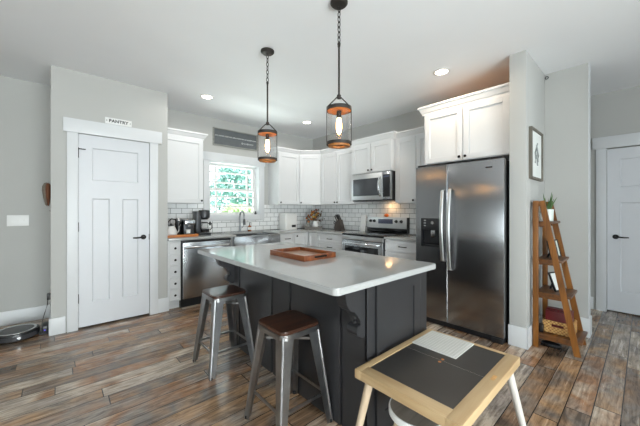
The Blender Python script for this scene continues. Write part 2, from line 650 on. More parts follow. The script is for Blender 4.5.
# living room shell behind the camera: left wall and front wall with window openings
wl = MB()
wl.box(-3.72, -3.6, -2.6, -2.3, 0, HC).box(-3.72, -3.6, .5, YS + .12, 0, HC).box(-3.72, -3.6, -2.3, .5, 0, .55).box(-3.72, -3.6, -2.3, .5, 2.45, HC)
struct('wall_left', wl, 'wall')
wf = MB()
wf.box(-3.72, -1.5, -2.72, -2.6, 0, HC).box(1.9, 3.4, -2.72, -2.6, 0, HC).box(4.6, 6.0, -2.72, -2.6, 0, HC)
wf.box(-1.5, 1.9, -2.72, -2.6, 2.4, HC).box(3.4, 4.6, -2.72, -2.6, 2.3, HC).box(3.4, 4.6, -2.72, -2.6, 0, .7).box(-1.5, 1.9, -2.72, -2.6, 0, .08)
struct('wall_front', wf, 'wall')
# hall beyond the stub wall
HY0, HY1 = -.50, .318
wh = MB()
wh.box(XHALL, XHALL + .12, HY1, 1.7, 0, HC).box(XHALL, XHALL + .12, -2.6, HY0, 0, HC).box(XHALL, XHALL + .12, HY0, HY1, 2.055, HC)
struct('wall_hall', wh, 'wall', 'grey hall wall around the right-hand door', 'wall')
struct('wall_light_block', MB().box(XHALL + .12, XHALL + .5, HY1 + .1, HY1 + .2, 0, HC).box(XHALL + .12, XHALL + .5, HY0 - .2, HY0 - .1, 0, HC).box(XHALL + .5, XHALL + .6, HY0 - .2, HY1 + .2, 0, HC), 'wall')  # unseen box added behind the hall door to keep sky light out
struct('wall_hall_end', MB().box(XS + .125, XHALL + .12, 1.7, 1.82, 0, HC), 'wall')


def base_profile(mb, x0, x1, y0, y1):
    mb.box(x0, x1, y0, y1, 0, .172, .004)


bb = MB()
base_profile(bb, -.079, .05, YP - .016, YP)
struct('baseboard_pantry_left', bb, 'trim')
bb = MB()
base_profile(bb, .905, 1.038, YP - .016, YP)
struct('baseboard_pantry_right', bb, 'trim')
struct('baseboard_pantry_side', MB().box(-.080, -.064, YP, YS - .016, 0, .172, .003), 'trim')
struct('baseboard_setback', MB().box(-3.6, -.064, YS - .016, YS, 0, .155, .004), 'trim', 'white baseboard along the set-back wall', 'baseboard')
struct('baseboard_stub', MB().box(3.186, 3.203, .710, .868, 0, .19, .004).box(3.186, XS - .016, .710, .727, 0, .19, .004), 'trim', 'tall white baseboard around the stub wall', 'baseboard')
struct('baseboard_right', MB().box(XS - .016, XS, .36, .71, 0, .19, .004).box(XS - .016, XS + .141, .36, .376, 0, .19, .004), 'trim')
struct('baseboard_hall', MB().box(XHALL - .016, XHALL, .44, 1.7, 0, .155, .004), 'trim')
# corner bead on the wall end next to the hall
struct('trim_wall_end', MB().box(XS - .004, XS + .129, .371, .376, .19, HC), 'trim')

# pantry door casing
tr = MB()
tr.box(.060, .150, YP - .022, YP, 0, 2.10, .003).box(.822, .912, YP - .022, YP, 0, 2.10, .003)
tr.box(.030, .955, YP - .030, YP, 2.10, 2.245, .003)
struct('trim_pantry_door', tr, 'trim', 'white flat casing around the pantry door', 'door casing')
# hall door casing
tr = MB()
tr.box(XHALL - .022, XHALL, .318, .415, 0, 2.055, .003).box(XHALL - .022, XHALL, -.597, -.50, 0, 2.055, .003)
tr.box(XHALL - .03, XHALL, -.63, .448, 2.055, 2.20, .003)
struct('trim_hall_door', tr, 'trim', 'white flat casing around the hall door', 'door casing')


def lever(parent, c, axis, sgn, m='knob'):
    """round rose and lever; axis = door normal"""
    n = Vector(axis)
    side = Vector((0, 0, 1)).cross(n) * sgn
    c = Vector(c)
    h = MB()
    h.cyl(c, c + n * .012, .03, .028, 20)
    h.cyl(c + n * .012, c + n * .05, .011, .011, 12)
    h.tube([c + n * .05, c + n * .052 + side * .03, c + n * .05 + side * .075 + Vector((0, 0, -.004)), c + n * .047 + side * .115 + Vector((0, 0, -.002))], [.011, .010, .009, .007], 10)
    return h.build('door_handle', m, parent)


def shaker_door_slab(name, w, h, label, cat, hinge=None):
    """craftsman door in local coords: x 0..w, front face y=0 facing -y, top panel + two tall panels"""
    t = 0.040
    dp = .013
    mb = MB()
    mb.box(0, w, dp, t, 0, h)
    st = .114
    tz0, tz1 = h * .762, h * .935
    tall = h * .668
    mb.box(0, st, 0, dp + .002, 0, h).box(w - st, w, 0, dp + .002, 0, h)
    mb.box(st, w - st, 0, dp + .002, 0, .25).box(st, w - st, 0, dp + .002, tz1, h)
    mb.box(st, w - st, 0, dp + .002, tall, tz0)
    mb.box(w / 2 - .058, w / 2 + .058, 0, dp + .002, .25, tall)
    for a0, a1, b0, b1 in ((st, w - st, tz0, tz1), (st, w / 2 - .058, .25, tall), (w / 2 + .058, w - st, .25, tall)):
        k = .012          # sloped sticking round each panel
        t_ = bmesh.new()
        o_ = [t_.verts.new(p) for p in ((a0, .001, b0), (a1, .001, b0), (a1, .001, b1), (a0, .001, b1))]
        i_ = [t_.verts.new(p) for p in ((a0 + k, dp - .0005, b0 + k), (a1 - k, dp - .0005, b0 + k), (a1 - k, dp - .0005, b1 - k), (a0 + k, dp - .0005, b1 - k))]
        for q in range(4):
            t_.faces.new((o_[q], o_[(q + 1) % 4], i_[(q + 1) % 4], i_[q]))
        mb._merge(t_)
    o = mb.build(name, 'door', None, smooth=False)
    o['kind'] = 'structure'
    tag(o, label, cat)
    return o


d1 = shaker_door_slab('door_1', .666, 2.078, 'white three panel pantry door with black hardware', 'door')
d1.location = (.153, YP + .004, .018)
lever(d1, (.605, 0, .935), (0, -1, 0), -1)
for z in (.26, 1.03, 1.82):
    MB().box(-.012, .004, -.006, .004, z, z + .10, .002).build('hinge', 'knob', d1)
MB().box(.662, .668, -.004, .012, .90, .97).build('latch_plate', 'knob', d1)
MB().box(-.014, .004, -.012, -.004, 1.90, 1.93).box(.0, .06, -.02, -.012, 1.91, 1.92).build('door_stop', 'knob', d1)
d2 = shaker_door_slab('door_2', .812, 2.035, 'white panel door in the hall at the right edge', 'door')
d2.rotation_euler = (0, 0, R(-90))
d2.location = (XHALL + .045, .315, .014)
lever(d2, (.075, 0, .93), (0, -1, 0), 1)

# kitchen window
win = bpy.data.objects.new('window_1', None)
col.objects.link(win)
win.location = (0, 0, 0)
win['kind'] = 'structure'
tag(win, 'white double hung kitchen window with prairie grilles', 'window')
cs = MB()
cs.box(WX0 - .088, WX0, YW - .02, YW, WZ0 - .085, WZ1, .003).box(WX1, WX1 + .088, YW - .02, YW, WZ0 - .085, WZ1, .003)
cs.box(WX0 - .10, WX1 + .10, YW - .028, YW, WZ1, WZ1 + .135, .003)
cs.box(WX0, WX1, YW - .02, YW, WZ0 - .085, WZ0, .003)
cs.build('casing', 'trim', win)
MB().box(WX0, WX0 + .014, YW, YW + .16, WZ0, WZ1).box(WX1 - .014, WX1, YW, YW + .16, WZ0, WZ1).box(WX0 + .014, WX1 - .014, YW, YW + .16, WZ1 - .014, WZ1).box(WX0 + .014, WX1 - .014, YW, YW + .16, WZ0, WZ0 + .014).build('jamb', 'trim', win)
zm = 1.622


def sash(y, z0, z1, name):
    f = MB()
    x0, x1 = WX0 + .014, WX1 - .014
    f.box(x0, x0 + .052, y, y + .03, z0, z1).box(x1 - .052, x1, y, y + .03, z0, z1)
    f.box(x0 + .052, x1 - .052, y, y + .03, z0, z0 + .042).box(x0 + .052, x1 - .052, y, y + .03, z1 - .042, z1)
    s_ = f.build(name, 'white', win)
    g = MB()
    gx0, gx1, gz0, gz1 = x0 + .052, x1 - .052, z0 + .042, z1 - .042
    for x in (gx0 + .105, gx1 - .105):
        g.box(x - .013, x + .013, y + .004, y + .026, gz0, gz1)
    for z in (gz0 + .1, gz1 - .1):
        g.box(gx0, gx1, y + .006, y + .024, z - .013, z + .013)
    g.build('grille', 'white', s_)
    MB().box(gx0, gx1, y + .013, y + .017, gz0, gz1).build('pane', 'pane', s_)


sash(YW + .145, zm - .02, WZ1 - .014, 'upper_sash')
sash(YW + .112, WZ0 + .014, zm + .022, 'lower_sash')


def plain_window(name, axis, a0, a1, z0, z1, pos, nx):
    """simple framed window of the rooms behind the camera"""
    f, g = MB(), MB()

    def bx(mb, u0, u1, w0, w1, t0, t1):
        if axis == 'X':
            mb.box(u0, u1, pos + t0, pos + t1, w0, w1)
        else:
            mb.box(pos + t0, pos + t1, u0, u1, w0, w1)
    fw = .06
    bx(f, a0, a1, z0, z0 + fw, -.03, .03)
    bx(f, a0, a1, z1 - fw, z1, -.03, .03)
    for i in range(nx + 1):
        u = a0 + (a1 - a0 - fw) * i / nx
        bx(f, u, u + fw, z0, z1, -.03, .03)
    o = struct(name, f, 'trim')
    bx(g, a0, a1, z0, z1, -.003, .003)
    g.build('pane', 'pane', o)


plain_window('window_2', 'Y', -2.3, .5, .55, 2.45, -3.66, 3)
plain_window('window_3', 'X', -1.5, 1.9, .08, 2.4, -2.66, 3)
plain_window('window_4', 'X', 3.4, 4.6, .7, 2.3, -2.66, 2)

# backsplash
bs = MB()
bs.box(1.023, WX0 - .088, YW - .008, YW, ZC, 1.374).box(WX1 + .088, XS - .008, YW - .008, YW, ZC, 1.374).box(WX0 - .088, WX1 + .088, YW - .008, YW, ZC, WZ0 - .085)
struct('wall_backsplash_back', bs, 'tile_b', 'white subway tile backsplash below the window', 'backsplash')
struct('wall_backsplash_right', MB().box(XS - .008, XS, 1.80, YW - .008, ZC, 1.42), 'tile_r', 'white subway tile backsplash behind the range', 'backsplash')


# ------------------------------------------------------------------ cabinet helpers
# front-facing helper: pieces are given in a local frame u (along the wall, left to right as seen), n (out of the wall), z
def frame_mtx(face):
    """local (u, -n, z): y axis points INTO the cabinet, so front face is y = 0"""
    if face == 'S':      # faces -Y, u = +X
        return Matrix.Identity(4)
    if face == 'W':      # faces -X, u = -Y
        return Matrix.Rotation(R(-90), 4, 'Z')
    return None


def shaker(parent, u0, u1, z0, z1, name='door', m='cab', fr=.06, thick=.02, gap=.0042):
    mb = MB()
    u0, u1, z0, z1 = u0 + gap, u1 - gap, z0 + gap, z1 - gap
    mb.box(u0, u0 + fr, -thick, 0, z0, z1, .0015, 1).box(u1 - fr, u1, -thick, 0, z0, z1, .0015, 1)
    mb.box(u0 + fr, u1 - fr, -thick, 0, z0, z0 + fr, .0015, 1).box(u0 + fr, u1 - fr, -thick, 0, z1 - fr, z1, .0015, 1)
    mb.box(u0 + fr - .002, u1 - fr + .002, -.006, 0, z0 + fr - .002, z1 - fr + .002)
    return mb.build(name, m, parent, smooth=False)


def slab(parent, u0, u1, z0, z1, name='drawer', m='cab', gap=.003, thick=.02):
    return MB().box(u0 + gap, u1 - gap, -thick, 0, z0 + gap, z1 - gap, .002, 1).build(name, m, parent, smooth=False)


def knob(door, u, z, th=.02):
    return MB().lathe([(.005, 0), (.005, .012), (.013, .018), (.015, .024), (.011, .03), (0, .031)], 16, Matrix.Translation((u, -th, z)) @ Matrix.Rotation(R(90), 4, 'X')).build('knob', 'knob', door)


def pull(door, u, z, w=.10, th=.02):
    mb = MB()
    mb.tube([(u - w / 2, -th, z), (u - w / 2, -th - .024, z), (u - w / 2 + .01, -th - .03, z), (u + w / 2 - .01, -th - .03, z), (u + w / 2, -th - .024, z), (u + w / 2, -th, z)], .006, 8)
    return mb.build('pull_handle', 'knob', door)


def crown_run(mb, pts, zb, zt, out=.055):
    """crown swept along a plan polyline pts [(x,y)], outward on the right hand side of travel; mitred corners"""
    prof = [(0.0, zb), (.014, zb), (.014, zb + .02), (.024, zb + .03), (out - .012, zt - .028), (out, zt - .02), (out, zt), (0, zt)]
    P = [Vector((x, y)) for x, y in pts]
    n = len(P)
    offs = []
    for i in range(n):
        ds = []
        if i > 0:
            ds.append((P[i] - P[i - 1]).normalized())
        if i < n - 1:
            ds.append((P[i + 1] - P[i]).normalized())
        ns = [Vector((d.y, -d.x)) for d in ds]
        if len(ns) == 2:
            bis = (ns[0] + ns[1]).normalized()
            offs.append(bis / max(.3, bis.dot(ns[0])))
        else:
            offs.append(ns[0])
    t = bmesh.new()
    rings = [[t.verts.new((P[i].x + offs[i].x * o, P[i].y + offs[i].y * o, z)) for o, z in prof] for i in range(n)]
    k = len(prof)
    for a, b_ in zip(rings, rings[1:]):
        for q in range(k):
            r_ = (q + 1) % k
            t.faces.new((a[q], a[r_], b_[r_], b_[q]))
    t.faces.new(rings[0])
    t.faces.new(rings[-1])
    bmesh.ops.recalc_face_normals(t, faces=t.faces[:])
    mb._merge(t)


UZ0, UZ1, UC = 1.374, 2.300, 2.385      # upper cabinets: bottom, top of box, top of crown
UD = .325                               # box depth without door


def upper(name, label, x, y, rz, width, depth, z0, z1, doors, knobs, crown_pts=None, ct=UC, group='white upper cabinets'):
    """origin at the front left corner of the box; u to the right"""
    t = thing(name, (x, y, z0), label, 'cabinet', group, rz)
    h = z1 - z0
    MB().box(0, width, 0, depth, 0, h).build('cabinet_box', 'cab', t, smooth=False)
    n = len(doors)
    for (u0, u1), ks in zip(doors, knobs):
        dr = shaker(t, u0, u1, .004, h - .004)
        if ks == 'r':
            knob(dr, u1 - .032, .04)
        elif ks == 'l':
            knob(dr, u0 + .032, .04)
    if crown_pts:
        mb = MB()
        crown_run(mb, crown_pts, h - .006, ct - z0)
        mb.build('crown_moulding', 'cab', t, smooth=False)
    return t


yu = YW - .008 - UD - .0        # front of upper boxes on the window wall (behind the door leaves)
yuf = YW - UD                   # box front plane
upper('upper_cabinet', 'white single door upper cabinet left of the kitchen window', 1.025, yuf, 0, .540, UD - .001, UZ0, UZ1, [(0, .54)], ['r'],
      [(0, 0), (.54, 0), (.54, UD - .002)])
upper('upper_cabinet', 'white single door upper cabinet right of the window', 2.872, yuf, 0, .462, UD - .001, UZ0, UZ1, [(.0, .455)], ['l'],
      [(0, UD - .002), (0, 0), (.462, 0)])
# diagonal corner cabinet
ca = Vector((XS - .62, yuf))
cb = Vector((XS - UD, YW - .62))
dlen = (cb - ca).length
dang = math.atan2(cb.y - ca.y, cb.x - ca.x)
tcab = thing('upper_cabinet', (ca.x, ca.y, UZ0), 'white diagonal corner upper cabinet', 'cabinet', 'white upper cabinets', dang)
inv = Matrix.Rotation(-dang, 4, 'Z') @ Matrix.Translation((-ca.x, -ca.y, 0))
MB().prism([(ca.x + .001, ca.y + .001), (cb.x - .001, cb.y + .001), (XS - .001, cb.y + .001), (XS - .001, YW - .001), (ca.x + .001, YW - .001)], 0, UZ1 - UZ0, inv).build('cabinet_box', 'cab', tcab, smooth=False)
dd = shaker(tcab, .012, dlen - .012, .004, UZ1 - UZ0 - .004)
knob(dd, .045, .04)
mb = MB()
crown_run(mb, [(0, 0), (dlen, 0)], UZ1 - UZ0 - .006, UC - UZ0)
mb.build('crown_moulding', 'cab', tcab, smooth=False)
# range wall uppers (face -X)
upper('upper_cabinet', 'white double door upper cabinet left of the microwave', XS - UD, cb.y, R(-90), cb.y - 3.172, UD - .001, UZ0, UZ1,
      [(0, .42), (.42, cb.y - 3.172)], ['r', 'l'], [(0, 0), (cb.y - 3.172, 0)])
XM = XS - .40
upper('upper_cabinet', 'short white double door cabinet above the microwave', XM, 3.170, R(-90), .766, .399, 1.848, UZ1,
      [(0, .383), (.383, .766)], ['r', 'l'], [(0, .07), (0, 0), (.766, 0), (.766, .07)], UC + .01)
upper('upper_cabinet', 'narrow white two door upper cabinet between microwave and refrigerator cabinet', XS - UD, 2.402, R(-90), .600, UD - .001, UZ0, UZ1,
      [(0, .33), (.33, .6)], ['r', ''], [(0, 0), (.6, 0)])
# over the refrigerator
XF = 3.32
upper('refrigerator_cabinet', 'deep white two door cabinet above the refrigerator with crown', XF, 1.800, R(-90), .935, XS - XF - .001, 1.828, 2.43,
      [(.02, .468), (.468, .918)], ['r', 'l'], [(0, XS - XF - .36), (0, 0), (.935, 0)], 2.525)

fc = [o for o in col.objects if o.name == 'refrigerator_cabinet'][0]
MB().box(.004, .931, .002, XS - XF - .004, .602, .606).build('bounce_panel', 'bounce_board', fc, smooth=False)  # unseen orange board added to throw warm light onto the ceiling

# ------------------------------------------------------------------ base cabinets
BF = 4.031           # carcass front on window wall (door leaf in front: 4.011)
XBF = 3.330          # carcass front on the range wall


def base(name, label, x, y, rz, width, depth, kick=True, h=.882):
    t = thing(name, (x, y, 0), label, 'cabinet', 'white base cabinets', rz)
    MB().box(0, width, 0, depth, .105, h).build('cabinet_box', 'cab', t, smooth=False)
    if kick:
        MB().box(0, width, .06, .075, 0, .105).build('toe_kick', 'cab', t, smooth=False)
    return t


t = base('drawer_cabinet', 'narrow white stack of five small drawers left of the dishwasher', 1.025, BF, 0, .152, YW - BF - .01)
for i in range(5):
    z0 = .115 + i * .150
    dr = shaker(t, .008, .148, z0, z0 + .150, 'drawer', fr=.012)
    knob(dr, .078, z0 + .075)
t = base('sink_cabinet', 'white sink base cabinet below the steel apron sink', 1.866, BF, 0, .844, YW - BF - .01, h=.655)
for u0, u1, k in ((0, .422, 'r'), (.422, .844, 'l')):
    dr = shaker(t, u0, u1, .115, .65)
    knob(dr, u1 - .04 if k == 'r' else u0 + .04, .58)
MB().box(-.008, .026, 0, .2, .6, .882).build('side_filler', 'cab', t, smooth=False)
MB().box(.826, .845, 0, .2, .6, .882).build('side_filler', 'cab', t, smooth=False)
t = base('base_cabinet', 'white base cabinet with one drawer right of the sink', 2.712, BF, 0, .300, YW - BF - .01)
pull(shaker(t, 0, .3, .715, .875, 'drawer', fr=.03), .15, .795)
knob(shaker(t, 0, .3, .115, .712), .04, .65)
t = base('base_cabinet', 'white corner base cabinet with a single knob door', 3.014, BF, 0, XS - .01 - 3.014, YW - BF - .01)
knob(shaker(t, 0, .296, .115, .875), .04, .83)
t = base('base_cabinet', 'narrow plain white base cabinet at the corner of the range wall', XBF, BF - .024, R(-90), .248, XS - XBF - .01)
shaker(t, 0.0, .248, .115, .875)
t = base('drawer_cabinet', 'white drawer base cabinet left of the range', XBF, 3.757, R(-90), .618, XS - XBF - .01)
for z0, z1 in ((.735, .875), (.60, .732), (.36, .597), (.115, .357)):
    pull(shaker(t, 0, .618, z0, z1, 'drawer', fr=.035), .309, (z0 + z1) / 2)
t = base('drawer_cabinet', 'white drawer base cabinet between range and refrigerator', XBF, 2.366, R(-90), .560, XS - XBF - .01)
for z0, z1 in ((.725, .875), (.56, .722), (.34, .557), (.115, .337)):
    pull(shaker(t, 0, .56, z0, z1, 'drawer', fr=.035), .28, (z0 + z1) / 2)

# counters
SX0, SX1, SY0, SY1 = 1.93, 2.66, 4.06, 4.47   # sink cut-out
ct = MB()
ct.box(1.024, SX0, 3.986, YW - .008, .884, ZC, .004).box(SX1, XS - .008, 3.986, YW - .008, .884, ZC, .004)
ct.box(SX0 - .002, SX1 + .002, SY1, YW - .008, .884, ZC)
ct.box(3.285, XS - .008, 3.137, 3.99, .884, ZC, .004)
tag(ct.build('countertop', 'quartz'), 'long white quartz countertop under the window and into the corner', 'countertop')
tag(MB().box(3.285, XS - .008, 1.806, 2.365, .884, ZC, .004).build('countertop', 'quartz'), 'short white quartz countertop between range and refrigerator', 'countertop')

# farmhouse sink
sk = thing('farmhouse_sink', (0, 0, 0), 'stainless steel apron front sink below the window', 'sink')
mb = MB()
mb.box(1.895, 2.690, 3.968, 3.984, .66, .882, .004)
mb.box(1.895, 2.690, 3.984, 4.058, .66, .882)
mb.build('apron', 'steel', sk)
mb = MB()
mb.box(1.915, 1.929, 4.03, 4.49, .67, .883).box(2.661, 2.675, 4.03, 4.49, .67, .883).box(1.915, 2.675, 4.471, 4.485, .67, .883).box(1.915, 2.675, 4.058, 4.49, .66, .672)
mb.build('basin', 'steel', sk)

# faucet
fa = thing('kitchen_faucet', (2.262, 4.535, ZC), 'tall chrome gooseneck faucet behind the sink', 'faucet')
MB().lathe([(.028, 0), (.028, .01), (.02, .014), (.018, .09), (.016, .1)], 20).build('base', 'faucet', fa)
pts = [(0, 0, .09), (0, 0, .26)] + [(0, -.075 + .075 * math.cos(a), .26 + .08 * math.sin(a)) for a in [R(20 * k) for k in range(1, 9)]] + [(0, -.15, .25), (0, -.152, .21)]
MB().tube(pts, .013, 12).build('spout', 'faucet', fa)
MB().cyl((0, -.152, .215), (0, -.154, .12), .017, .02, 14).build('spray_head', 'steel_dark', fa)
MB().tube([(.018, 0, .06), (.045, 0, .07), (.075, -.01, .12)], .007, 8).build('lever', 'faucet', fa)

# ------------------------------------------------------------------ dishwasher
dw = thing('dishwasher', (1.184, 4.010, 0), 'stainless steel dishwasher with bar handle beside the narrow drawers', 'dishwasher')
MB().box(0, .672, .03, .58, .10, .875).build('body', 'black', dw, smooth=False)
MB().box(.012, .665, -.02, .03, .118, .852, .006).build('door', 'steel', dw)
MB().box(.005, .670, -.012, .03, .853, .874, .002).build('control_strip', 'black', dw)
mb = MB()
mb.tube([(.03, -.022, .79), (.033, -.05, .79), (.045, -.062, .79), (.627, -.062, .79), (.639, -.05, .79), (.642, -.022, .79)], .013, 12)
mb.build('handle', 'chrome', dw)
MB().box(.0, .672, .04, .06, 0, .10).build('toe_kick', 'black', dw, smooth=False)

# ------------------------------------------------------------------ range (faces -X) local u -> -Y
rg = thing('electric_range', (3.300, 3.132, 0), 'stainless steel electric range with black glass cooktop', 'range', None, R(-90))
W_ = .762
MB().box(.002, W_ - .002, .0, .63, .09, .895).build('body', 'steel_dark', rg, smooth=False)
MB().box(.02, W_ - .02, .05, .6, 0, .09).build('plinth', 'black', rg, smooth=False)
MB().box(0, W_, -.03, .60, .896, .924, .006).build('cooktop', 'blackglass', rg)
bu = MB()
for cx, cy, r in ((.20, .15, .10), (.56, .15, .08), (.20, .42, .075), (.56, .42, .10)):
    bu.lathe([(r - .004, 0), (r, 0), (r, .0008), (r - .004, .0008), (r - .004, 0)], 36, Matrix.Translation((cx, cy, .9241)), cap=False)
bu.build('burner_ring', 'steel_dark', rg)
MB().box(.003, W_ - .003, -.035, .0, .835, .893, .004).build('front_trim', 'steel_light', rg)
od = MB().box(.006, W_ - .006, -.04, 0, .30, .828, .006).build('oven_door', 'steel', rg)
MB().box(.07, W_ - .07, -.043, -.035, .40, .745, .002).build('window', 'blackglass', od)
MB().tube([(.05, -.04, .79), (.052, -.07, .79), (.065, -.085, .79), (W_ - .065, -.085, .79), (W_ - .052, -.07, .79), (W_ - .05, -.04, .79)], .011, 12).build('handle', 'chrome', od)
MB().box(.006, W_ - .006, -.04, 0, .10, .292, .006).build('drawer', 'steel', rg)
bgd = MB().box(0, W_, .59, .645, .924, 1.165, .008).build('backguard', 'steel_light', rg)
MB().box(.004, W_ - .004, .575, .591, .928, .99, .003).build('vent', 'blackglass', bgd)
MB().box(.225, .50, .586, .592, 1.06, 1.135, .002).build('display', 'display', bgd)
MB().box(W_ - .006, W_ + .004, .575, .642, .924, 1.162).build('end_cap', 'black', bgd)
for u in (.07, .145, .565, .655):
    MB().lathe([(.025, 0), (.024, .006), (.018, .012), (.017, .026), (0, .027)], 18, Matrix.Translation((u, .59, 1.10)) @ Matrix.Rotation(R(90), 4, 'X')).build('knob', 'black', bgd)

# ------------------------------------------------------------------ microwave
mw = thing('microwave', (XS - .43, 3.164, 1.422), 'stainless over the range microwave below the short cabinet', 'microwave', None, R(-90))
W_ = .752
MB().box(0, W_, .03, .429, 0, .422).build('body', 'steel_dark', mw, smooth=False)
dm = MB().box(0, .60, 0, .03, .012, .415, .004).build('door', 'steel_light', mw)
MB().box(.035, .545, -.004, .002, .075, .34, .002).build('window', 'smoke', dm)
pts = [(.565, 0, .06)] + [(.565, -.045 * math.sin(math.pi * k / 8) ** .6 - .004, .06 + .30 * k / 8) for k in range(1, 8)] + [(.565, 0, .36)]
MB().tube(pts, .014, 10).build('handle', 'chrome', dm)
pm = MB().box(.602, W_, 0, .03, .012, .415, .004).build('control_panel', 'steel', mw)
MB().box(.615, W_ - .02, -.003, .002, .05, .375, .001).build('keypad', 'black', pm)
MB().box(.625, W_ - .03, -.0045, -.001, .335, .358).build('display', 'display', pm)
MB().box(.02, W_ - .02, .005, .40, -.008, .0).build('vent_grille', 'black', mw)

# ------------------------------------------------------------------ refrigerator
FY0, FY1, FXF = .882, 1.792, 3.118
fr = thing('refrigerator', (FXF, FY1, 0), 'large stainless side by side refrigerator with ice dispenser', 'refrigerator', None, R(-90))
FW = FY1 - FY0
MB().box(.006, FW - .006, .075, .80, .03, 1.762).build('body', 'steel_dark', fr, smooth=False)
g = .374
# freezer door with a real recess for the dispenser
u0, u1, q0, q1, zz0, zz1 = 0.0, g - .003, .072, .296, .865, 1.185
mb = MB()
mb.box(u0, q0, 0, .07, .065, 1.772, .004, 1).box(q1, u1, 0, .07, .065, 1.772, .004, 1)
mb.box(q0 - .004, q1 + .004, 0, .07, .065, zz0).box(q0 - .004, q1 + .004, 0, .07, zz1, 1.772)
mb.box(q0 - .004, q1 + .004, .055, .07, zz0, zz1)
fd = mb.build('freezer_door', 'fridge', fr, smooth=False)
dp = MB()
dp.box(q0, q0 + .008, -.004, .055, zz0, zz1).box(q1 - .008, q1, -.004, .055, zz0, zz1).box(q0, q1, -.004, .055, zz0, zz0 + .012).box(q0, q1, -.004, .055, zz1 - .008, zz1)
dp.box(q0 + .008, q1 - .008, .045, .054, zz0 + .01, zz1)
ds = dp.build('dispenser', 'black', fd)
MB().box(q0 + .008, q1 - .008, .002, .03, zz1 - .13, zz1 - .008, .003).build('control_panel', 'steel_dark', ds)
mb = MB()
for k in range(3):
    mb.box(q0 + .03 + .0 * k, q0 + .055, -.001, .004, zz1 - .03 - .03 * k, zz1 - .018 - .03 * k)
mb.cyl((q0 + .13, .003, zz1 - .05), (q0 + .13, -.002, zz1 - .05), .018, .018, 16)
mb.build('button', 'chrome', ds)
MB().box(q0 + .105, q0 + .155, .012, .044, zz0 + .11, zz0 + .185, .006).build('paddle', 'steel', ds)
MB().box(q0 + .02, q1 - .02, .0, .044, zz0 + .012, zz0 + .022).build('drip_tray', 'steel_dark', ds)
rd = MB().box(g + .003, FW, 0, .07, .065, 1.772, .006).build('refrigerator_door', 'fridge', fr)


def fridge_handle(door, u, z0, z1):
    n = 14
    pts = [(u, -.0, z0)]
    for k in range(n + 1):
        f_ = k / n
        pts.append((u, -.035 - .035 * math.sin(math.pi * f_), z0 + .01 + (z1 - z0 - .02) * f_))
    pts.append((u, 0, z1))
    mb = MB()
    t_ = bmesh.new()
    rings = []
    for i, p in enumerate(pts):
        wv = .019
        dv = .010
        rings.append([t_.verts.new((p[0] + wv * math.cos(a), p[1] + dv * math.sin(a), p[2])) for a in [2 * math.pi * k / 12 for k in range(12)]])
    for a, b_ in zip(rings, rings[1:]):
        for k in range(12):
            j = (k + 1) % 12
            t_.faces.new((a[k], a[j], b_[j], b_[k]))
    t_.faces.new(rings[0])
    t_.faces.new(rings[-1])
    bmesh.ops.recalc_face_normals(t_, faces=t_.faces[:])
    mb._merge(t_)
    mb.build('handle', 'steel_light', door)


fridge_handle(fd, g - .040, .72, 1.50)
fridge_handle(rd, g + .036, .635, 1.505)
MB().box(FW - .16, FW - .10, -.0015, .001, 1.690, 1.704).build('badge', 'steel_dark', rd)
MB().box(.01, FW - .01, .01, .09, .012, .06, .003).build('kick_grille', 'black', fr)
MB().box(FW - .11, FW - .012, .0, .10, .003, .05, .004).build('foot', 'steel_dark', fr)
MB().box(.012, .11, .0, .10, .003, .05, .004).build('foot', 'steel_dark', fr)
for u in (.02, FW - .12):
    MB().box(u, u + .10, .01, .12, 1.773, 1.795, .004).build('hinge_cover', 'black', fr)

# ------------------------------------------------------------------ island
IX0, IX1, IY0, IY1 = 1.240, 1.886, 1.002, 2.715
isl = thing('kitchen_island', (0, 0, 0), 'charcoal painted kitchen island base with scrolled corbels', 'island')
mb = MB()
mb.box(IX0 + .012, IX1 - .012, IY0 + .012, IY1 - .012, 0, .879)
mb.build('cabinet_box', 'charcoal', isl, smooth=False)
# stool side: wide boards standing proud with open grooves between them
ys = [IY0, 1.195, 1.705, 1.945, 2.495, IY1]
for a, b_ in zip(ys, ys[1:]):
    MB().box(IX0, IX0 + .014, a + (.0 if a == IY0 else .012), b_ - (0 if b_ == IY1 else .012), 0, .879, .002, 1).build('side_board', 'charcoal', isl, smooth=False)
# near end: corner stiles and a shaker panel
MB().box(IX0, IX0 + .050, IY0 - .002, IY0 + .014, 0, .879, .002, 1).build('corner_stile', 'charcoal', isl, smooth=False)
MB().box(IX1 - .085, IX1, IY0, IY0 + .014, 0, .879, .002, 1).build('corner_stile', 'charcoal', isl, smooth=False)
ep = MB()
ea, eb = IX0 + .085, IX1 - .092
ep.box(ea, ea + .075, IY0 - .004, IY0 + .014, .0, .872).box(eb - .075, eb, IY0 - .004, IY0 + .014, .0, .872)
ep.box(ea + .075, eb - .075, IY0 - .004, IY0 + .014, .79, .872).box(ea + .075, eb - .075, IY0 - .004, IY0 + .014, 0, .12)
ep.box(ea + .07, eb - .07, IY0 + .004, IY0 + .014, .1, .80)
ep.build('end_panel', 'charcoal', isl, smooth=False)
MB().box(IX0, IX1, IY1 - .014, IY1, 0, .879).build('end_panel', 'charcoal', isl, smooth=False)
MB().box(IX1 - .014, IX1, IY0 + .014, IY1 - .014, .10, .879).build('kitchen_side_panel', 'charcoal', isl, smooth=False)


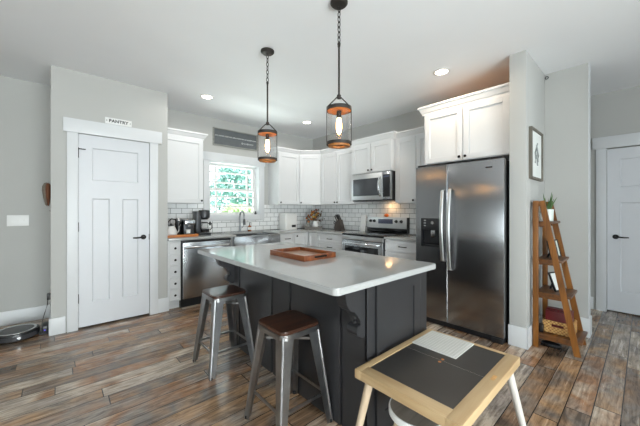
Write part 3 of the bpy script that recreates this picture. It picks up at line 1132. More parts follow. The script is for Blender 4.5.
def corbel(y, th=.075):
    # side profile: x = outwards from body (0) , y = height below counter
    P = [(0, 0), (.155, 0), (.158, -.03)]
    P += [(.158 - .0 - .075 * (1 - math.cos(R(k * 15))) * .9, -.03 - .095 * math.sin(R(k * 15)) - .01 * k / 6) for k in range(1, 7)]
    P += [(.062, -.165), (.045, -.19), (.040, -.215)]
    P += [(.052 + .022 * math.sin(R(a)), -.245 + .028 * math.cos(R(a))) for a in (0, 45, 90, 135, 180)]
    P += [(.035, -.285), (.018, -.292), (0, -.285)]
    m_ = Matrix(((-1, 0, 0, IX0), (0, 0, 1, y), (0, 1, 0, .879), (0, 0, 0, 1)))
    o = MB().prism(P, 0, th, m_, .002).build('corbel', 'charcoal', isl, smooth=False)
    lf = MB()
    for a in (-50, -10, 30):
        lf.ball((IX0 - .050, y + th / 2, .879 - .212 - a * .0006), .007, .8, 2.2, 1.3, 2)
    lf.build('carved_leaf', 'charcoal', o)


corbel(1.012)
corbel(2.60)


def rounded_rect(x0, x1, y0, y1, r, n=6):
    P = []
    for cx, cy, a0 in ((x1 - r, y1 - r, 0), (x0 + r, y1 - r, 90), (x0 + r, y0 + r, 180), (x1 - r, y0 + r, 270)):
        for k in range(n + 1):
            a = R(a0 + 90 * k / n)
            P.append((cx + r * math.cos(a), cy + r * math.sin(a)))
    return P


tag(MB().prism(rounded_rect(.945, 1.925, .942, 2.765, .035), .880, ZC, None, .004).build('island_countertop', 'quartz'), 'white quartz island countertop with rounded corners', 'countertop')

# tray on the island
ty = thing('serving_tray', (1.285, 1.60, ZC), 'rectangular wooden serving tray on the island countertop', 'tray')
TW, TL, TH = .315, .445, .040
MB().box(.008, TW - .008, .008, TL - .008, 0, .012).build('tray_base', 'trayin', ty, smooth=False)
MB().box(0, .014, 0, TL, 0, TH, .003).build('side_rail', 'traywood', ty)
MB().box(TW - .014, TW, 0, TL, 0, TH, .003).build('side_rail', 'traywood', ty)
for yy in (0, TL - .014):
    e = MB().box(.014, TW - .014, yy, yy + .014, 0, TH, .003).build('end_rail', 'traywood', ty)
    MB().box(TW / 2 - .06, TW / 2 + .06, yy - .006 if yy == 0 else yy + .012, yy + .002 if yy == 0 else yy + .02, .016, .030, .003).build('handle', 'knob', e)


# ------------------------------------------------------------------ bar stools
def make_stool():
    t = thing('bar_stool', (0, 0, 0), 'x', 'stool', 'metal bar stools at the island')
    H = .607
    st = .143
    MB().prism(rounded_rect(-st, st, -st, st, .045), H - .020, H, None, .004).build('seat', 'seatwood', t)
    sk = MB()
    # sheet metal rim below the seat
    for P_, z0, z1 in ((rounded_rect(-st - .002, st + .002, -st - .002, st + .002, .047), H - .052, H - .021),):
        sk.prism(P_, z0, z1, None, .003)
    sk.build('seat_rim', 'gun', t)
    foot = .188
    for sx, sy in ((-1, -1), (1, -1), (-1, 1), (1, 1)):
        lg = MB()
        top = Vector((sx * (st - .018), sy * (st - .018), H - .03))
        bot = Vector((sx * foot, sy * foot, 0))
        # folded sheet leg: two tapering plates meeting at the outer corner with a rounded spine
        d = bot - top
        for k, (ux, uy) in enumerate(((1, 0), (0, 1))):
            wt, wbm = .070, .036
            off = Vector((-sx * ux, -sy * uy, 0))
            lg.beam(top + off * wt / 2, bot + off * wbm / 2 + Vector((0, 0, .004)), (ux, uy, 0), wt, .004, wbm, .004)
        lg.cyl(top, bot + Vector((0, 0, .004)), .010, .008, 10)
        leg = lg.build('leg', 'gun', t)
        MB().cyl((bot.x - sx * .006, bot.y - sy * .006, 0), (bot.x - sx * .006, bot.y - sy * .006, .018), .013, .012, 10).build('rubber_foot', 'black', leg)
    # crossbars between the legs, lower ones all round, and the diagonal brace under the seat
    zb = .175
    f_ = 1 - zb / H
    e = foot + (st - .018 - foot) * (zb / (H - .03)) - .01
    for a, b_ in (((-e, -e), (e, -e)), ((e, -e), (e, e)), ((e, e), (-e, e)), ((-e, e), (-e, -e))):
        MB().beam((a[0], a[1], zb), (b_[0], b_[1], zb), (0, 0, 1), .018, .006).build('crossbar', 'gun', t)
    e2 = foot + (st - .018 - foot) * (.49 / (H - .03)) - .008
    for a, b_ in (((-e2, -e2), (e2, e2)), ((e2, -e2), (-e2, e2))):
        MB().beam((a[0], a[1], .500), (b_[0], b_[1], .500), (0, 0, 1), .014, .005).build('brace', 'gun', t)
    return t


stool = make_stool()
stool.location = (1.032, 2.358, 0)
stool['label'] = 'gunmetal bar stool with dark wood seat at the far end of the island'
s2 = copy_tree(stool)
s2.location = (1.042, 1.452, 0)
s2['label'] = 'gunmetal bar stool with dark wood seat nearest the camera'

# ------------------------------------------------------------------ child's activity table
TX0, TX1, TY0, TY1, TZ = 1.108, 1.866, .450, .975, .48
tb = thing('activity_table', (0, 0, 0), 'low pale pine table with black chalkboard top', 'table')
fwd = .072
MB().box(TX0, TX1, TY0, TY0 + .064, TZ - .045, TZ, .005).build('frame_rail', 'pine', tb)
MB().box(TX0, TX1, TY1 - fwd * .55, TY1, TZ - .045, TZ, .005).build('frame_rail', 'pine', tb)
MB().box(TX0 + .001, TX0 + fwd, TY0 + .003, TY1 - .003, TZ - .045, TZ - .0005, .005).build('frame_rail', 'piney', tb)
MB().box(TX1 - fwd * .38, TX1 - .001, TY0 + .003, TY1 - .003, TZ - .045, TZ - .0005, .005).build('frame_rail', 'piney', tb)
seam = 1.520
MB().box(TX0 + fwd - .002, seam - .001, TY0 + .062, TY1 - .040, TZ - .03, TZ - .004).build('chalkboard_panel', 'chalk', tb, smooth=False)
MB().box(seam + .001, TX1 - .026, TY0 + .062, TY1 - .040, TZ - .03, TZ - .004).build('chalkboard_panel', 'chalk', tb, smooth=False)
MB().box(seam - .001, seam + .001, TY0 + .062, TY1 - .040, TZ - .02, TZ - .0045).build('seam_edge', 'greyleg', tb, smooth=False)
for x in (1.500, 1.536):
    fo = MB().prism(rounded_rect(x - .008, x + .008, .716, .732, .007), TZ - .0045, TZ - .0035).build('finger_hole', 'acacia', tb)
MB().prism(rounded_rect(1.515, 1.570, .470, .488, .008), TZ - .0002, TZ + .0002).build('worn_patch', 'patch', tb)
for lx, ly, fx_, fy_, m_ in ((TX0 + .05, TY1 - .06, TX0 - .022, TY1 + .010, 'pineleg'), (TX1 - .06, TY0 + .045, TX1 + .012, TY0 - .035, 'greyleg'), (TX0 + .06, TY0 + .05, TX0 - .03, TY0 - .04, 'pineleg'), (TX1 - .06, TY1 - .06, TX1 + .01, TY1 + .01, 'greyleg')):
    MB().cyl((lx, ly, TZ - .045), (fx_, fy_, 0), .021, .015, 16).build('leg', m_, tb)
# ribbed white sheet on the table
rb = MB()
rb.box(1.590, 1.843, .678, .940, TZ - .004, TZ + .001)
for k in range(15):
    y = .690 + k * .0170
    rb.box(1.594, 1.839, y, y + .007, TZ + .0008, TZ + .0035, .001, 1)
tag(rb.build('ribbed_sheet', 'paper', None, smooth=False), 'white ribbed sheet lying on the black tabletop', 'sheet')

# child's round stool
cs_ = thing('child_stool', (1.345, .765, 0), 'low round white stool with grey wood seat under the pine table', 'stool')
MB().lathe([(0, .266), (.128, .266), (.132, .270), (.132, .2815), (0, .2818)], 40).build('seat', 'stoolseat', cs_)
MB().lathe([(.0, .245), (.136, .245), (.141, .25), (.141, .276), (.137, .282), (.1325, .282), (.1325, .2665), (0, .2655)], 40, None, False).build('seat_rim', 'whitegloss', cs_)
for a in (35, 125, 215, 305):
    c_, s_ = math.cos(R(a)), math.sin(R(a))
    MB().cyl((c_ * .085, s_ * .085, .245), (c_ * .145, s_ * .145, 0), .015, .012, 12).build('leg', 'pineleg' if a == 125 else 'whitegloss', cs_)

# ------------------------------------------------------------------ ladder shelf (against the stub wall, facing -Y)
LX0, LX1, LYB = 3.335, 3.725, .690
ld = thing('ladder_shelf', (0, 0, 0), 'walnut stained ladder shelf with four tiers beside the stub wall', 'shelf')
LH = 1.365


def slant_y(z):
    return .640 + (.375 - .640) * (1 - z / LH)


for x in (LX0, LX1):
    MB().box(x - .011, x + .011, LYB - .030, LYB + .014, 0, LH, .002).build('rear_post', 'oak', ld)
    mb = MB()
    mb.beam((x - .0 + (.022 if x == LX0 else -.022), slant_y(0) + .012, 0.0), (x + (.022 if x == LX0 else -.022), slant_y(LH), LH), (0, 1, 0), .046, .022)
    mb.build('slanted_leg', 'oak', ld)
for z in (1.150, .800, .490, .110):
    y0 = slant_y(z) - .040
    MB().box(LX0 + .012, LX1 - .012, y0, LYB - .002, z, z + .022, .002).box(LX0 + .012, LX0 + .032, y0 + .06, LYB - .03, z - .03, z + .001).box(LX1 - .032, LX1 - .012, y0 + .06, LYB - .03, z - .03, z + .001).build('shelf_board', 'oakx', ld)
MB().box(LX0 + .012, LX1 - .012, LYB - .014, LYB + .008, LH - .05, LH - .002, .002).build('top_rail', 'oakx', ld)

# plant on the top tier
pl = thing('potted_plant', (3.570, .635, 1.172), 'small white pot of spiky succulent on the top shelf tier', 'plant')
MB().lathe([(0, 0), (.046, 0), (.050, .115), (.046, .115), (.043, .10), (0, .10)], 24).build('pot', 'pot', pl)
lf = MB()
for k in range(13):
    a = k * 2.4
    tilt = .3 + 1.0 * (k % 5) / 5
    L_ = .13 + .09 * ((k * 7) % 4) / 4
    d = Vector((math.cos(a) * math.sin(tilt), math.sin(a) * math.sin(tilt) * .5, math.cos(tilt)))
    if d.y > .02:
        d.y *= .3
    p0 = Vector((math.cos(a) * .015, math.sin(a) * .015, .095))
    lf.tube([p0, p0 + d * L_ * .5 + Vector((0, 0, .01)), p0 + d * L_], [.007, .006, .0012], 6)
lf.build('leaves', 'green', pl)
# little light figure beside it
fg = thing('stacked_ornament', (3.435, .652, 1.172), 'pale pink scalloped ornament at left end of top shelf tier', 'ornament')
MB().lathe([(0, 0), (.022, 0), (.026, .018), (.018, .03), (.024, .045), (.017, .058), (.021, .072), (.013, .086), (.015, .1), (0, .112)], 16).build('body', 'seat_art', fg)


def photo_frame(x, y, z, w, h, lean, label, inner, rz=0.0, m='black'):
    t = thing('photo_frame', (x, y, z), label, 'photo frame', None, rz)
    rot = Matrix.Rotation(R(-lean), 4, 'X')
    fm = MB()
    b_ = .012
    fm.box(-w / 2, -w / 2 + b_, 0, .014, b_, h - b_).box(w / 2 - b_, w / 2, 0, .014, b_, h - b_).box(-w / 2, w / 2, 0, .014, 0, b_).box(-w / 2, w / 2, 0, .014, h - b_, h)
    fm.xf(rot)
    fm.build('frame', m, t, smooth=False)
    MB().box(-w / 2 + b_, w / 2 - b_, .004, .010, b_, h - b_).xf(rot).build('picture', inner, t, smooth=False)
    ez = h * .62
    MB().beam((0, .012 * math.cos(R(lean)) + ez * math.sin(R(lean)), ez * math.cos(R(lean))), (0, .012 + ez * math.sin(R(lean)) + .035, .002), (1, 0, 0), .03, .004).build('easel_leg', m, t)
    return t


photo_frame(3.480, .555, .823, .13, .17, 12, 'dark framed sage green photo on the second shelf tier, left one', 'sage', R(-14))
photo_frame(3.610, .555, .823, .12, .17, 12, 'dark framed pale green photo on the second shelf tier, right one', 'pot', R(-14))
photo_frame(3.530, .530, .513, .13, .18, 20, 'black framed photo leaning on the third shelf tier', 'seat_art', R(-20))

# basket with binders on the bottom tier
bk = thing('wicker_basket', (3.525, .535, .132), 'woven wicker basket holding red binders on bottom shelf tier', 'basket')
BW, BD, BH = .105, .108, .112
w_ = MB()
w_.box(-BW, -BW + .010, -BD, BD, .0, .060).box(-BW, -BW + .010, -BD, -.045, .060, .085).box(-BW, -BW + .010, .045, BD, .060, .085).box(-BW, -BW + .010, -BD, BD, .085, BH)
w_.box(-BW, BW, BD - .010, BD, 0, BH).box(-BW, BW, -BD, -BD + .010, 0, BH).box(BW - .010, BW, -BD, BD, 0, BH).box(-BW, BW, -BD, BD, 0, .008)
for z in [.008 + .0135 * k for k in range(8)]:
    for s_ in (-1, 1):
        w_.tube([(-BW, s_ * (BD + .001), z), (BW, s_ * (BD + .001), z)], .005, 6)
        if not (s_ < 0 and .055 < z < .09):
            w_.tube([(s_ * (BW + .001), -BD, z), (s_ * (BW + .001), BD, z)], .005, 6)
        else:
            w_.tube([(-BW - .001, -BD, z), (-BW - .001, -.045, z)], .005, 6).tube([(-BW - .001, .045, z), (-BW - .001, BD, z)], .005, 6)
w_.build('weave', 'wicker', bk)
for i, (bx_, bh_) in enumerate(((-.093, .215), (-.047, .225), (-.001, .22), (.045, .21))):
    tag(MB().box(3.525 + bx_, 3.525 + bx_ + .038, .535 - .092, .535 + .092, .141, .141 + bh_ - .02, .003).build('binder', 'red'),
        ('dark red binder at the left side of the wicker basket', 'second dark red binder from the left in the wicker basket', 'third dark red binder from the left in the wicker basket', 'dark red binder at the right side of the wicker basket')[i], 'binder', 'red binders in the basket')
tag(MB().box(3.366, 3.408, .632, .672, .132, .205, .008).build('speaker', 'black'), 'small black speaker left of the wicker basket', 'speaker')
sh = thing('slipper', (3.44, .585, 0), 'dark slipper on the floor under the ladder shelf', 'slipper')
MB().ball((0, 0, .022), .05, .9, 1.6, .42, 3).build('upper', 'black', sh)
MB().box(-.042, .042, -.075, .075, 0, .008, .003).build('sole', 'knob', sh)

# picture on the stub wall (faces -Y)
pf = thing('framed_picture', (3.512, .727, 1.82), 'grey framed pencil drawing on the stub wall above the ladder shelf', 'picture')
PWX, PHZ = .225, .245
mb = MB()
for a in ((-PWX, -PWX + .022, -PHZ + .022, PHZ - .022), (PWX - .022, PWX, -PHZ + .022, PHZ - .022)):
    mb.box(a[0], a[1], -.028, -.001, a[2], a[3])
for a in ((-PWX, PWX, -PHZ, -PHZ + .022), (-PWX, PWX, PHZ - .022, PHZ)):
    mb.box(a[0], a[1], -.028, -.001, a[2], a[3])
mb.build('frame', 'frame_wood', pf, smooth=False)
MB().box(-PWX + .02, PWX - .02, -.014, -.002, -PHZ + .02, PHZ - .02).build('mat_board', 'seat_art', pf, smooth=False)
dr_ = MB()
for p in ([(.0, .1), (.03, .04), (.005, -.02), (.03, -.1)], [(.03, .12), (-.02, .06), (-.03, -.02), (-.06, -.08)], [(.03, .04), (.07, .0), (.05, -.06)], [(-.02, .06), (-.06, .02), (-.04, -.04)]):
    dr_.tube([(x, -.0145, z) for x, z in p], .009, 6)
dr_.build('drawing', 'artink', pf)

# ------------------------------------------------------------------ pendants
def make_pendant():
    t = thing('pendant_light', (0, 0, 0), 'x', 'pendant light', 'cage pendants over the island')
    zc = HC
    MB().lathe([(0, zc), (.062, zc), (.062, zc - .012), (.05, zc - .024), (.012, zc - .03), (0, zc - .03)], 28).build('canopy', 'bronze', t)
    ch = MB()
    z = zc - .03
    k = 0
    while z > 2.46:
        pts_ = []
        for q in range(13):
            a = 2 * math.pi * q / 12
            u = .0105 * math.cos(a)
            v = .023 * math.sin(a)
            pts_.append((u, 0, z - .023 + v) if k % 2 == 0 else (0, u, z - .023 + v))
        ch.tube(pts_, .0034, 6)
        z -= .036
        k += 1
    ch.build('chain', 'bronze', t)
    MB().cyl((0, 0, 2.09), (0, 0, 2.455), .0075, .0075, 12).lathe([(.0, 2.45), (.012, 2.455), (.012, 2.465), (0, 2.47)], 12).build('rod', 'bronze', t)
    RR = .0870
    cg = MB()
    cg.cyl((0, 0, 2.0700), (0, 0, 2.0950), .015, .015, 16)
    for a in (-39, 141):
        c_, s_ = math.cos(R(a)), math.sin(R(a))
        cg.tube([(c_ * .014, s_ * .014, 2.0800), (c_ * RR, s_ * RR, 2.0070)], .0045, 8)
        cg.beam((c_ * RR, s_ * RR, 2.0070), (c_ * RR, s_ * RR, 1.7400), (c_, s_, 0), .005, .012)
    cg.build('cage', 'bronze', t)
    MB().band(RR - .003, RR + .002, 1.9810, 2.0070).build('upper_band', 'bronze', t)
    MB().band(RR - .003, RR + .002, 1.7400, 1.7610).build('lower_band', 'bronze', t)
    MB().lathe([(.018, 2.0030), (RR - .004, 2.0030), (RR - .004, 1.9810), (.018, 1.9810), (.018, 2.0030)], 32, None, False).build('upper_wood_ring', 'amber', t)
    MB().band(RR - .040, RR - .010, 1.7290, 1.7420).build('lower_wood_ring', 'amber', t)
    MB().lathe([(.080, 1.7410), (.080, 1.9740), (.0785, 1.9740), (.0785, 1.7410), (.080, 1.7410)], 36, None, False).build('glass_cylinder', 'clear', t)
    MB().cyl((0, 0, 1.9300), (0, 0, 1.9890), .017, .017, 16).build('socket', 'bronze', t)
    MB().lathe([(.013, 1.9310), (.015, 1.9100), (.019, 1.8900), (.020, 1.8650), (.016, 1.8350), (.007, 1.8170), (0, 1.8130)], 20).build('bulb', 'bulb', t)
    return t


pend = make_pendant()
pend['label'] = 'bronze cage pendant with amber bulb hanging nearer the window'
pend.location = (1.441, 2.338, 0)
p2 = copy_tree(pend)
p2.location = (1.480, 1.448, 0)
p2['label'] = 'bronze cage pendant with amber bulb hanging nearer the camera'
for (x, y) in ((1.441, 2.338), (1.480, 1.448)):
    l = bpy.data.lights.new('pendant_bulb_light', 'POINT')
    l.energy = 7
    l.color = (1, .62, .28)
    l.shadow_soft_size = .02
    o = bpy.data.objects.new('pendant_bulb_light', l)
    o.location = (x, y, 1.865)
    col.objects.link(o)

# recessed ceiling lights
def make_can():
    t = thing('recessed_light', (0, 0, HC), 'x', 'ceiling light', 'recessed ceiling lights')
    MB().lathe([(.062, -.001), (.085, -.001), (.088, -.006), (.064, -.010), (.062, -.001)], 32, None, False).build('trim_ring', 'white', t)
    MB().lathe([(0, -.004), (.063, -.004), (.063, -.001), (0, -.001)], 32).build('lens', 'canlens', t)
    return t


can = make_can()
can.location = (3.037, 1.445, HC)
can['label'] = 'recessed ceiling light in front of the refrigerator cabinet'
for x, y, lb in ((3.10, 3.784, 'recessed ceiling light near the kitchen corner'), (1.433, 3.802, 'recessed ceiling light in front of the pantry corner')):
    c = copy_tree(can)
    c.location = (x, y, HC)
    c['label'] = lb
for x, y, e, c3 in ((3.037, 1.445, 16, (1, .78, .55)), (3.10, 3.784, 9, (1, .95, .88)), (1.433, 3.802, 9, (1, .97, .92))):
    l = bpy.data.lights.new('recessed_lamp', 'SPOT')
    l.energy = e * 1.6
    l.spot_size = R(172)
    l.spot_blend = .35
    l.color = c3
    l.shadow_soft_size = .06
    o = bpy.data.objects.new('recessed_lamp', l)
    o.location = (x, y, HC - .015)
    col.objects.link(o)
# lamp under the microwave
l = bpy.data.lights.new('microwave_lamp', 'AREA')
l.shape = 'RECTANGLE'
l.size, l.size_y = .05, .12
l.energy = .5
l.color = (1, .60, .28)
o = bpy.data.objects.new('microwave_lamp', l)
o.location = (XS - .10, 2.68, 1.408)
col.objects.link(o)


# ------------------------------------------------------------------ signs
def text_mesh(body, size, m, parent, mtx, name='lettering', spacing=1.0, thick=.0008):
    cu = bpy.data.curves.new(name, 'FONT')
    cu.body = body
    cu.size = size
    cu.align_x = 'CENTER'
    cu.align_y = 'CENTER'
    cu.extrude = thick
    cu.offset = size * .03
    cu.space_character = spacing
    o = bpy.data.objects.new(name, cu)
    col.objects.link(o)
    me = bpy.data.meshes.new_from_object(o)
    bpy.data.objects.remove(o)
    me.transform(mtx)
    me.materials.append(M[m])
    o = bpy.data.objects.new(name, me)
    col.objects.link(o)
    o.parent = parent
    return o


ps = thing('pantry_sign', (.509, YP, 2.288), 'small white wall sign with black lettering above the pantry door', 'sign')
MB().box(-.127, .127, -.010, 0, -.035, .035, .002).build('board', 'white', ps)
text_mesh('PANTRY', .047, 'ink', ps, Matrix.Translation((0, -.0108, -.001)) @ Matrix.Rotation(R(90), 4, 'X'), 'lettering', 1.05)
MB().cyl((-.112, -.012, 0), (-.112, -.0095, 0), .005, .005, 10).build('nail', 'ink', ps)
MB().cyl((.112, -.012, 0), (.112, -.0095, 0), .005, .005, 10).build('nail', 'ink', ps)

ks = thing('kitchen_sign', (2.234, YW, 2.470), 'dark grey wooden sign with white script over the window', 'sign')
KW, KH = .398, .140
MB().box(-KW + .012, KW - .012, -.016, -.001, -KH + .012, KH - .012).build('board', 'signgrey', ks, smooth=False)
fm = MB()
fm.box(-KW, -KW + .014, -.030, -.001, -KH, KH).box(KW - .014, KW, -.030, -.001, -KH, KH).box(-KW + .014, KW - .014, -.030, -.001, -KH, -KH + .014).box(-KW + .014, KW - .014, -.030, -.001, KH - .014, KH)
fm.build('frame', 'signframe', ks, smooth=False)
lt = MB()
rnd = random.Random(3)
u = -KW + .035
while u < KW - .06:                        # one line of small white script, too small in the photo to read
    n_ = rnd.choice((2, 3, 4, 5, 6))
    pts_ = []
    for k in range(n_ * 3):
        pts_.append((u, -.0165, .022 + (.0075 if k % 2 else -.0075) * rnd.uniform(.7, 1.3)))
        u += .0052
        if u > KW - .03:
            break
    if len(pts_) > 1:
        lt.tube(pts_, .0042, 5)
    u += .014
u = .10
pts_ = []
for k in range(34):
    big = 1.9 if k in (1, 2, 16, 17) else 1.0
    pts_.append((u, -.0165, -.050 + (.010 if k % 2 else -.010) * big))
    u += .0066
lt.tube(pts_, .0036, 5)
lt.build('lettering', 'mark', ks)

# ------------------------------------------------------------------ left wall details
sp = thing('switch_plate', (-.346, YS, 1.160), 'white three gang switch plate on the set-back wall', 'light switch')
MB().box(-.087, .087, -.007, 0, -.062, .062, .003).build('plate', 'white', sp)
for x in (-.046, 0, .046):
    MB().box(x - .006, x + .006, -.016, -.006, -.012, .012, .002).build('toggle', 'white', sp)
hg = thing('hanging_cap', (-.075, YS, 1.30), 'brown and taupe cap hanging on the wall beside the pantry corner', 'cap')
MB().lathe([(0, -.13), (.020, -.11), (.050, -.03), (.070, .05), (.066, .10), (.04, .135), (0, .145)], 24, Matrix.Translation((-.035, -.075, .155)) @ Matrix.Diagonal((.55, .8, 1, 1))).build('mesh_back', 'mesh', hg)
MB().lathe([(0, -.13), (.018, -.11), (.040, -.03), (.055, .06), (.050, .11), (.03, .135), (0, .14)], 24, Matrix.Translation((-.020, -.110, .150)) @ Matrix.Diagonal((.5, .9, 1, 1))).build('front_panel', 'leather', hg)
MB().tube([(.02, -.07, .035), (.0, -.07, .01), (.02, -.07, -.01), (-.01, -.07, -.03), (.02, -.07, -.05), (.025, -.07, -.09)], .003, 6).build('strap', 'wire', hg)
MB().cyl((.01, 0, .285), (.01, -.07, .285), .005, .005, 8).build('hook', 'wire', hg)

ol = thing('wall_outlet', (-.064, 4.55, .285), 'wall outlet low on the side of the pantry wall by the robot vacuum', 'outlet')
MB().box(-.006, 0, -.035, .035, -.058, .058, .002).build('plate', 'white', ol)
ad = thing('power_adapter', (-.070, 4.55, .290), 'black power adapter plugged in low beside the pantry corner', 'plug')
MB().box(-.034, 0, -.022, .022, -.035, .035, .004).build('body', 'black', ad)

# robot vacuum and dock
rbx, rby = -.318, 4.190
rv = thing('robot_vacuum', (rbx, rby, 0), 'round black and grey robot vacuum on the floor at the left', 'robot vacuum')
MB().lathe([(0, .012), (.150, .012), (.168, .02), (.170, .06), (.166, .078), (.156, .082), (0, .082)], 48).build('body', 'black', rv)
MB().lathe([(0, .082), (.118, .082), (.122, .085), (.118, .088), (0, .089)], 40).build('top_plate', 'robotgrey', rv)
MB().band(.128, .150, .082, .0855, 48).build('rim', 'chrome', rv)
bm_ = MB()
for k in range(17):
    a0, a1 = R(-150 + k * 7), R(-150 + (k + 1) * 7)
    bm_.beam((.171 * math.cos(a0), .171 * math.sin(a0), .042), (.171 * math.cos(a1), .171 * math.sin(a1), .042), (0, 0, 1), .036, .008)
bm_.build('bumper', 'robotgrey', rv)
MB().cyl((.03, -.168, .048), (.032, -.182, .048), .014, .014, 14).build('sensor', 'chrome', rv)
for s_ in (-1, 1):
    MB().cyl((-.015, s_ * .11, .0125 + .0), (.015, s_ * .11, .0125), .0125, .0125, 14).build('wheel', 'knob', rv)
dk = thing('charging_dock', (-.120, 4.20, 0), 'small black charging dock with purple light beside the robot vacuum', 'charger')
MB().box(-.035, .036, -.085, .085, 0, .012, .003).box(-.012, .036, -.085, .085, .0, .085, .010).build('housing', 'black', dk)
MB().box(.004, .016, -.089, -.084, .038, .050, .001).build('light', 'lens', dk)
tag(MB().tube([(-.095, 4.55, .254), (-.100, 4.55, .20), (-.120, 4.54, .12), (-.140, 4.50, .04), (-.145, 4.44, .006), (-.125, 4.36, .006), (-.105, 4.300, .02), (-.100, 4.288, .03)], .0035, 8).build('charging_cable', 'wire'),
    'thin power cord running from the wall plug to the dock', 'cord')

# small ring on the wall in the nook corner
hk = MB().torus((0, 0, 0), .014, .004, 'X', 18, 6)
tag(hk.build('ceiling_hook', 'steel_dark', None, loc=(XS - .010, .708, 2.715)), 'small pale ring high in the nook corner', 'hook')

# ------------------------------------------------------------------ things on the counter
wt_ = thing('wooden_tray', (1.235, 4.270, ZC), 'orange wood tray under the kettle and grinder', 'tray')
MB().box(-.195, .195, -.125, .135, 0, .012, .003).build('tray_base', 'acacia', wt_)
MB().box(-.195, .195, -.137, -.125, 0, .034, .003).build('long_rail', 'acacia', wt_)
MB().box(-.195, .195, .135, .147, 0, .034, .003).build('long_rail', 'acacia', wt_)
MB().box(-.205, -.193, -.137, .147, 0, .034, .003).build('end_rail', 'acacia', wt_)
MB().box(.193, .205, -.137, .147, 0, .034, .003).build('end_rail', 'acacia', wt_)

kt = thing('kettle', (1.125, 4.275, ZC + .012), 'white gooseneck kettle with black handle on the wooden tray', 'kettle')
MB().lathe([(0, 0), (.070, 0), (.076, .012), (.072, .07), (.055, .115), (.036, .135), (0, .14)], 28).build('body', 'white', kt)
MB().lathe([(0, .14), (.034, .138), (.036, .146), (.012, .15), (.012, .17), (0, .172)], 20).build('lid', 'black', kt)
MB().tube([(-.03, -.0, .13), (-.03, -.01, .20), (.0, -.02, .235), (.05, -.02, .225), (.07, -.01, .17)], .009, 8).build('handle', 'black', kt)
MB().tube([(.065, -.01, .03), (.095, -.02, .07), (.10, -.02, .13), (.12, -.02, .15)], .008, 8).build('spout', 'white', kt)
pg = thing('coffee_grinder', (1.235, 4.330, ZC + .012), 'short black coffee grinder behind the kettle on the tray', 'grinder')
MB().lathe([(0, 0), (.042, 0), (.046, .01), (.042, .14), (.045, .15), (.04, .19), (0, .20)], 24).build('body', 'black', pg)
MB().lathe([(0, .20), (.036, .20), (.03, .235), (0, .24)], 20).build('lid', 'steel', pg)
esp = thing('milk_frother', (1.345, 4.255, ZC + .012), 'compact steel and black coffee machine at right of the wooden tray', 'coffee machine')
MB().box(-.068, .068, -.02, .09, 0, .215, .008).build('body', 'steel_dark', esp)
MB().box(-.068, .068, -.085, .09, .15, .215, .01).build('head', 'steel', esp)
MB().box(-.066, .066, -.088, -.01, 0, .03, .004).build('drip_tray', 'black', esp)
MB().cyl((0, -.05, .15), (0, -.05, .125), .028, .024, 16).build('brew_head', 'chrome', esp)
MB().lathe([(0, .03), (.028, .03), (.032, .085), (.029, .085), (.026, .035), (0, .035)], 18, Matrix.Translation((-.02, -.05, 0))).build('cup', 'white', esp)
cm = thing('coffee_maker', (1.575, 4.360, ZC), 'tall grey drip coffee maker with glass carafe left of the window', 'coffee maker')
MB().box(-.085, .085, -.12, .12, 0, .035, .008).build('base', 'black', cm)
MB().box(-.105, -.030, -.06, .12, .035, .345, .012).build('water_tank', 'steel_dark', cm)
MB().lathe([(.045, .0), (.075, .03), (.082, .12), (.075, .135), (0, .14)], 28, Matrix.Translation((.022, -.02, .225))).build('brew_basket', 'steel_dark', cm)
MB().box(-.03, .08, -.02, .1, .30, .350, .01).build('lid', 'steel_dark', cm)
ca_ = MB().lathe([(0, .037), (.062, .037), (.070, .055), (.068, .10), (.045, .155), (.048, .175), (.044, .175), (.040, .155), (.063, .10), (.065, .056), (0, .042)], 28, Matrix.Translation((.022, -.04, 0))).build('carafe', 'clear', cm)
MB().lathe([(0, .044), (.062, .044), (.064, .085), (0, .087)], 24, Matrix.Translation((.022, -.04, 0))).build('coffee', 'black', ca_)
MB().tube([(.065, -.055, .165), (.115, -.07, .160), (.118, -.07, .10), (.088, -.06, .07)], .009, 8).build('handle', 'black', ca_)
MB().lathe([(0, .176), (.047, .176), (.044, .188), (0, .19)], 20, Matrix.Translation((.022, -.04, 0))).build('carafe_lid', 'black', ca_)
tag(MB().box(1.775, 1.800, YW - .022, YW - .008, 1.035, 1.095, .003).build('wall_switch', 'black'), 'small black switch on the tile beside the coffee maker', 'switch')

sb = thing('soap_bottle', (2.440, 4.535, ZC), 'small amber soap bottle with black pump beside the faucet', 'bottle')
MB().lathe([(0, 0), (.028, 0), (.030, .006), (.030, .085), (.014, .1), (.012, .108), (0, .108)], 22).build('bottle', 'amberglass', sb)
MB().cyl((0, 0, .108), (0, 0, .145), .010, .006, 12).tube([(0, 0, .145), (0, -.015, .15), (0, -.035, .146)], .005, 8).build('pump', 'black', sb)
MB().lathe([(.0305, .025), (.0308, .025), (.0308, .07), (.0305, .07)], 22, None, False).build('label_band', 'seat_art', sb)

cn = thing('ice_maker', (3.200, 4.470, ZC), 'white countertop canister with small black panel in the corner', 'appliance')
MB().prism(rounded_rect(-.135, .135, -.115, .115, .03), 0, .285, None, .004).build('body', 'white', cn)
MB().prism(rounded_rect(-.130, .130, -.110, .110, .03), .286, .305, None, .004).build('lid', 'white', cn)
MB().box(.005, .095, -.119, -.112, .045, .09, .002).build('panel', 'black', cn)

# sill ornament
tag(MB().lathe([(0, 0), (.018, 0), (.022, .02), (.012, .03), (.016, .05), (0, .06)], 14, Matrix.Translation((2.635, YW + .05, WZ0 + .014))).build('ornament', 'steel_dark'), 'tiny dark ornament at right end of the window sill', 'ornament')

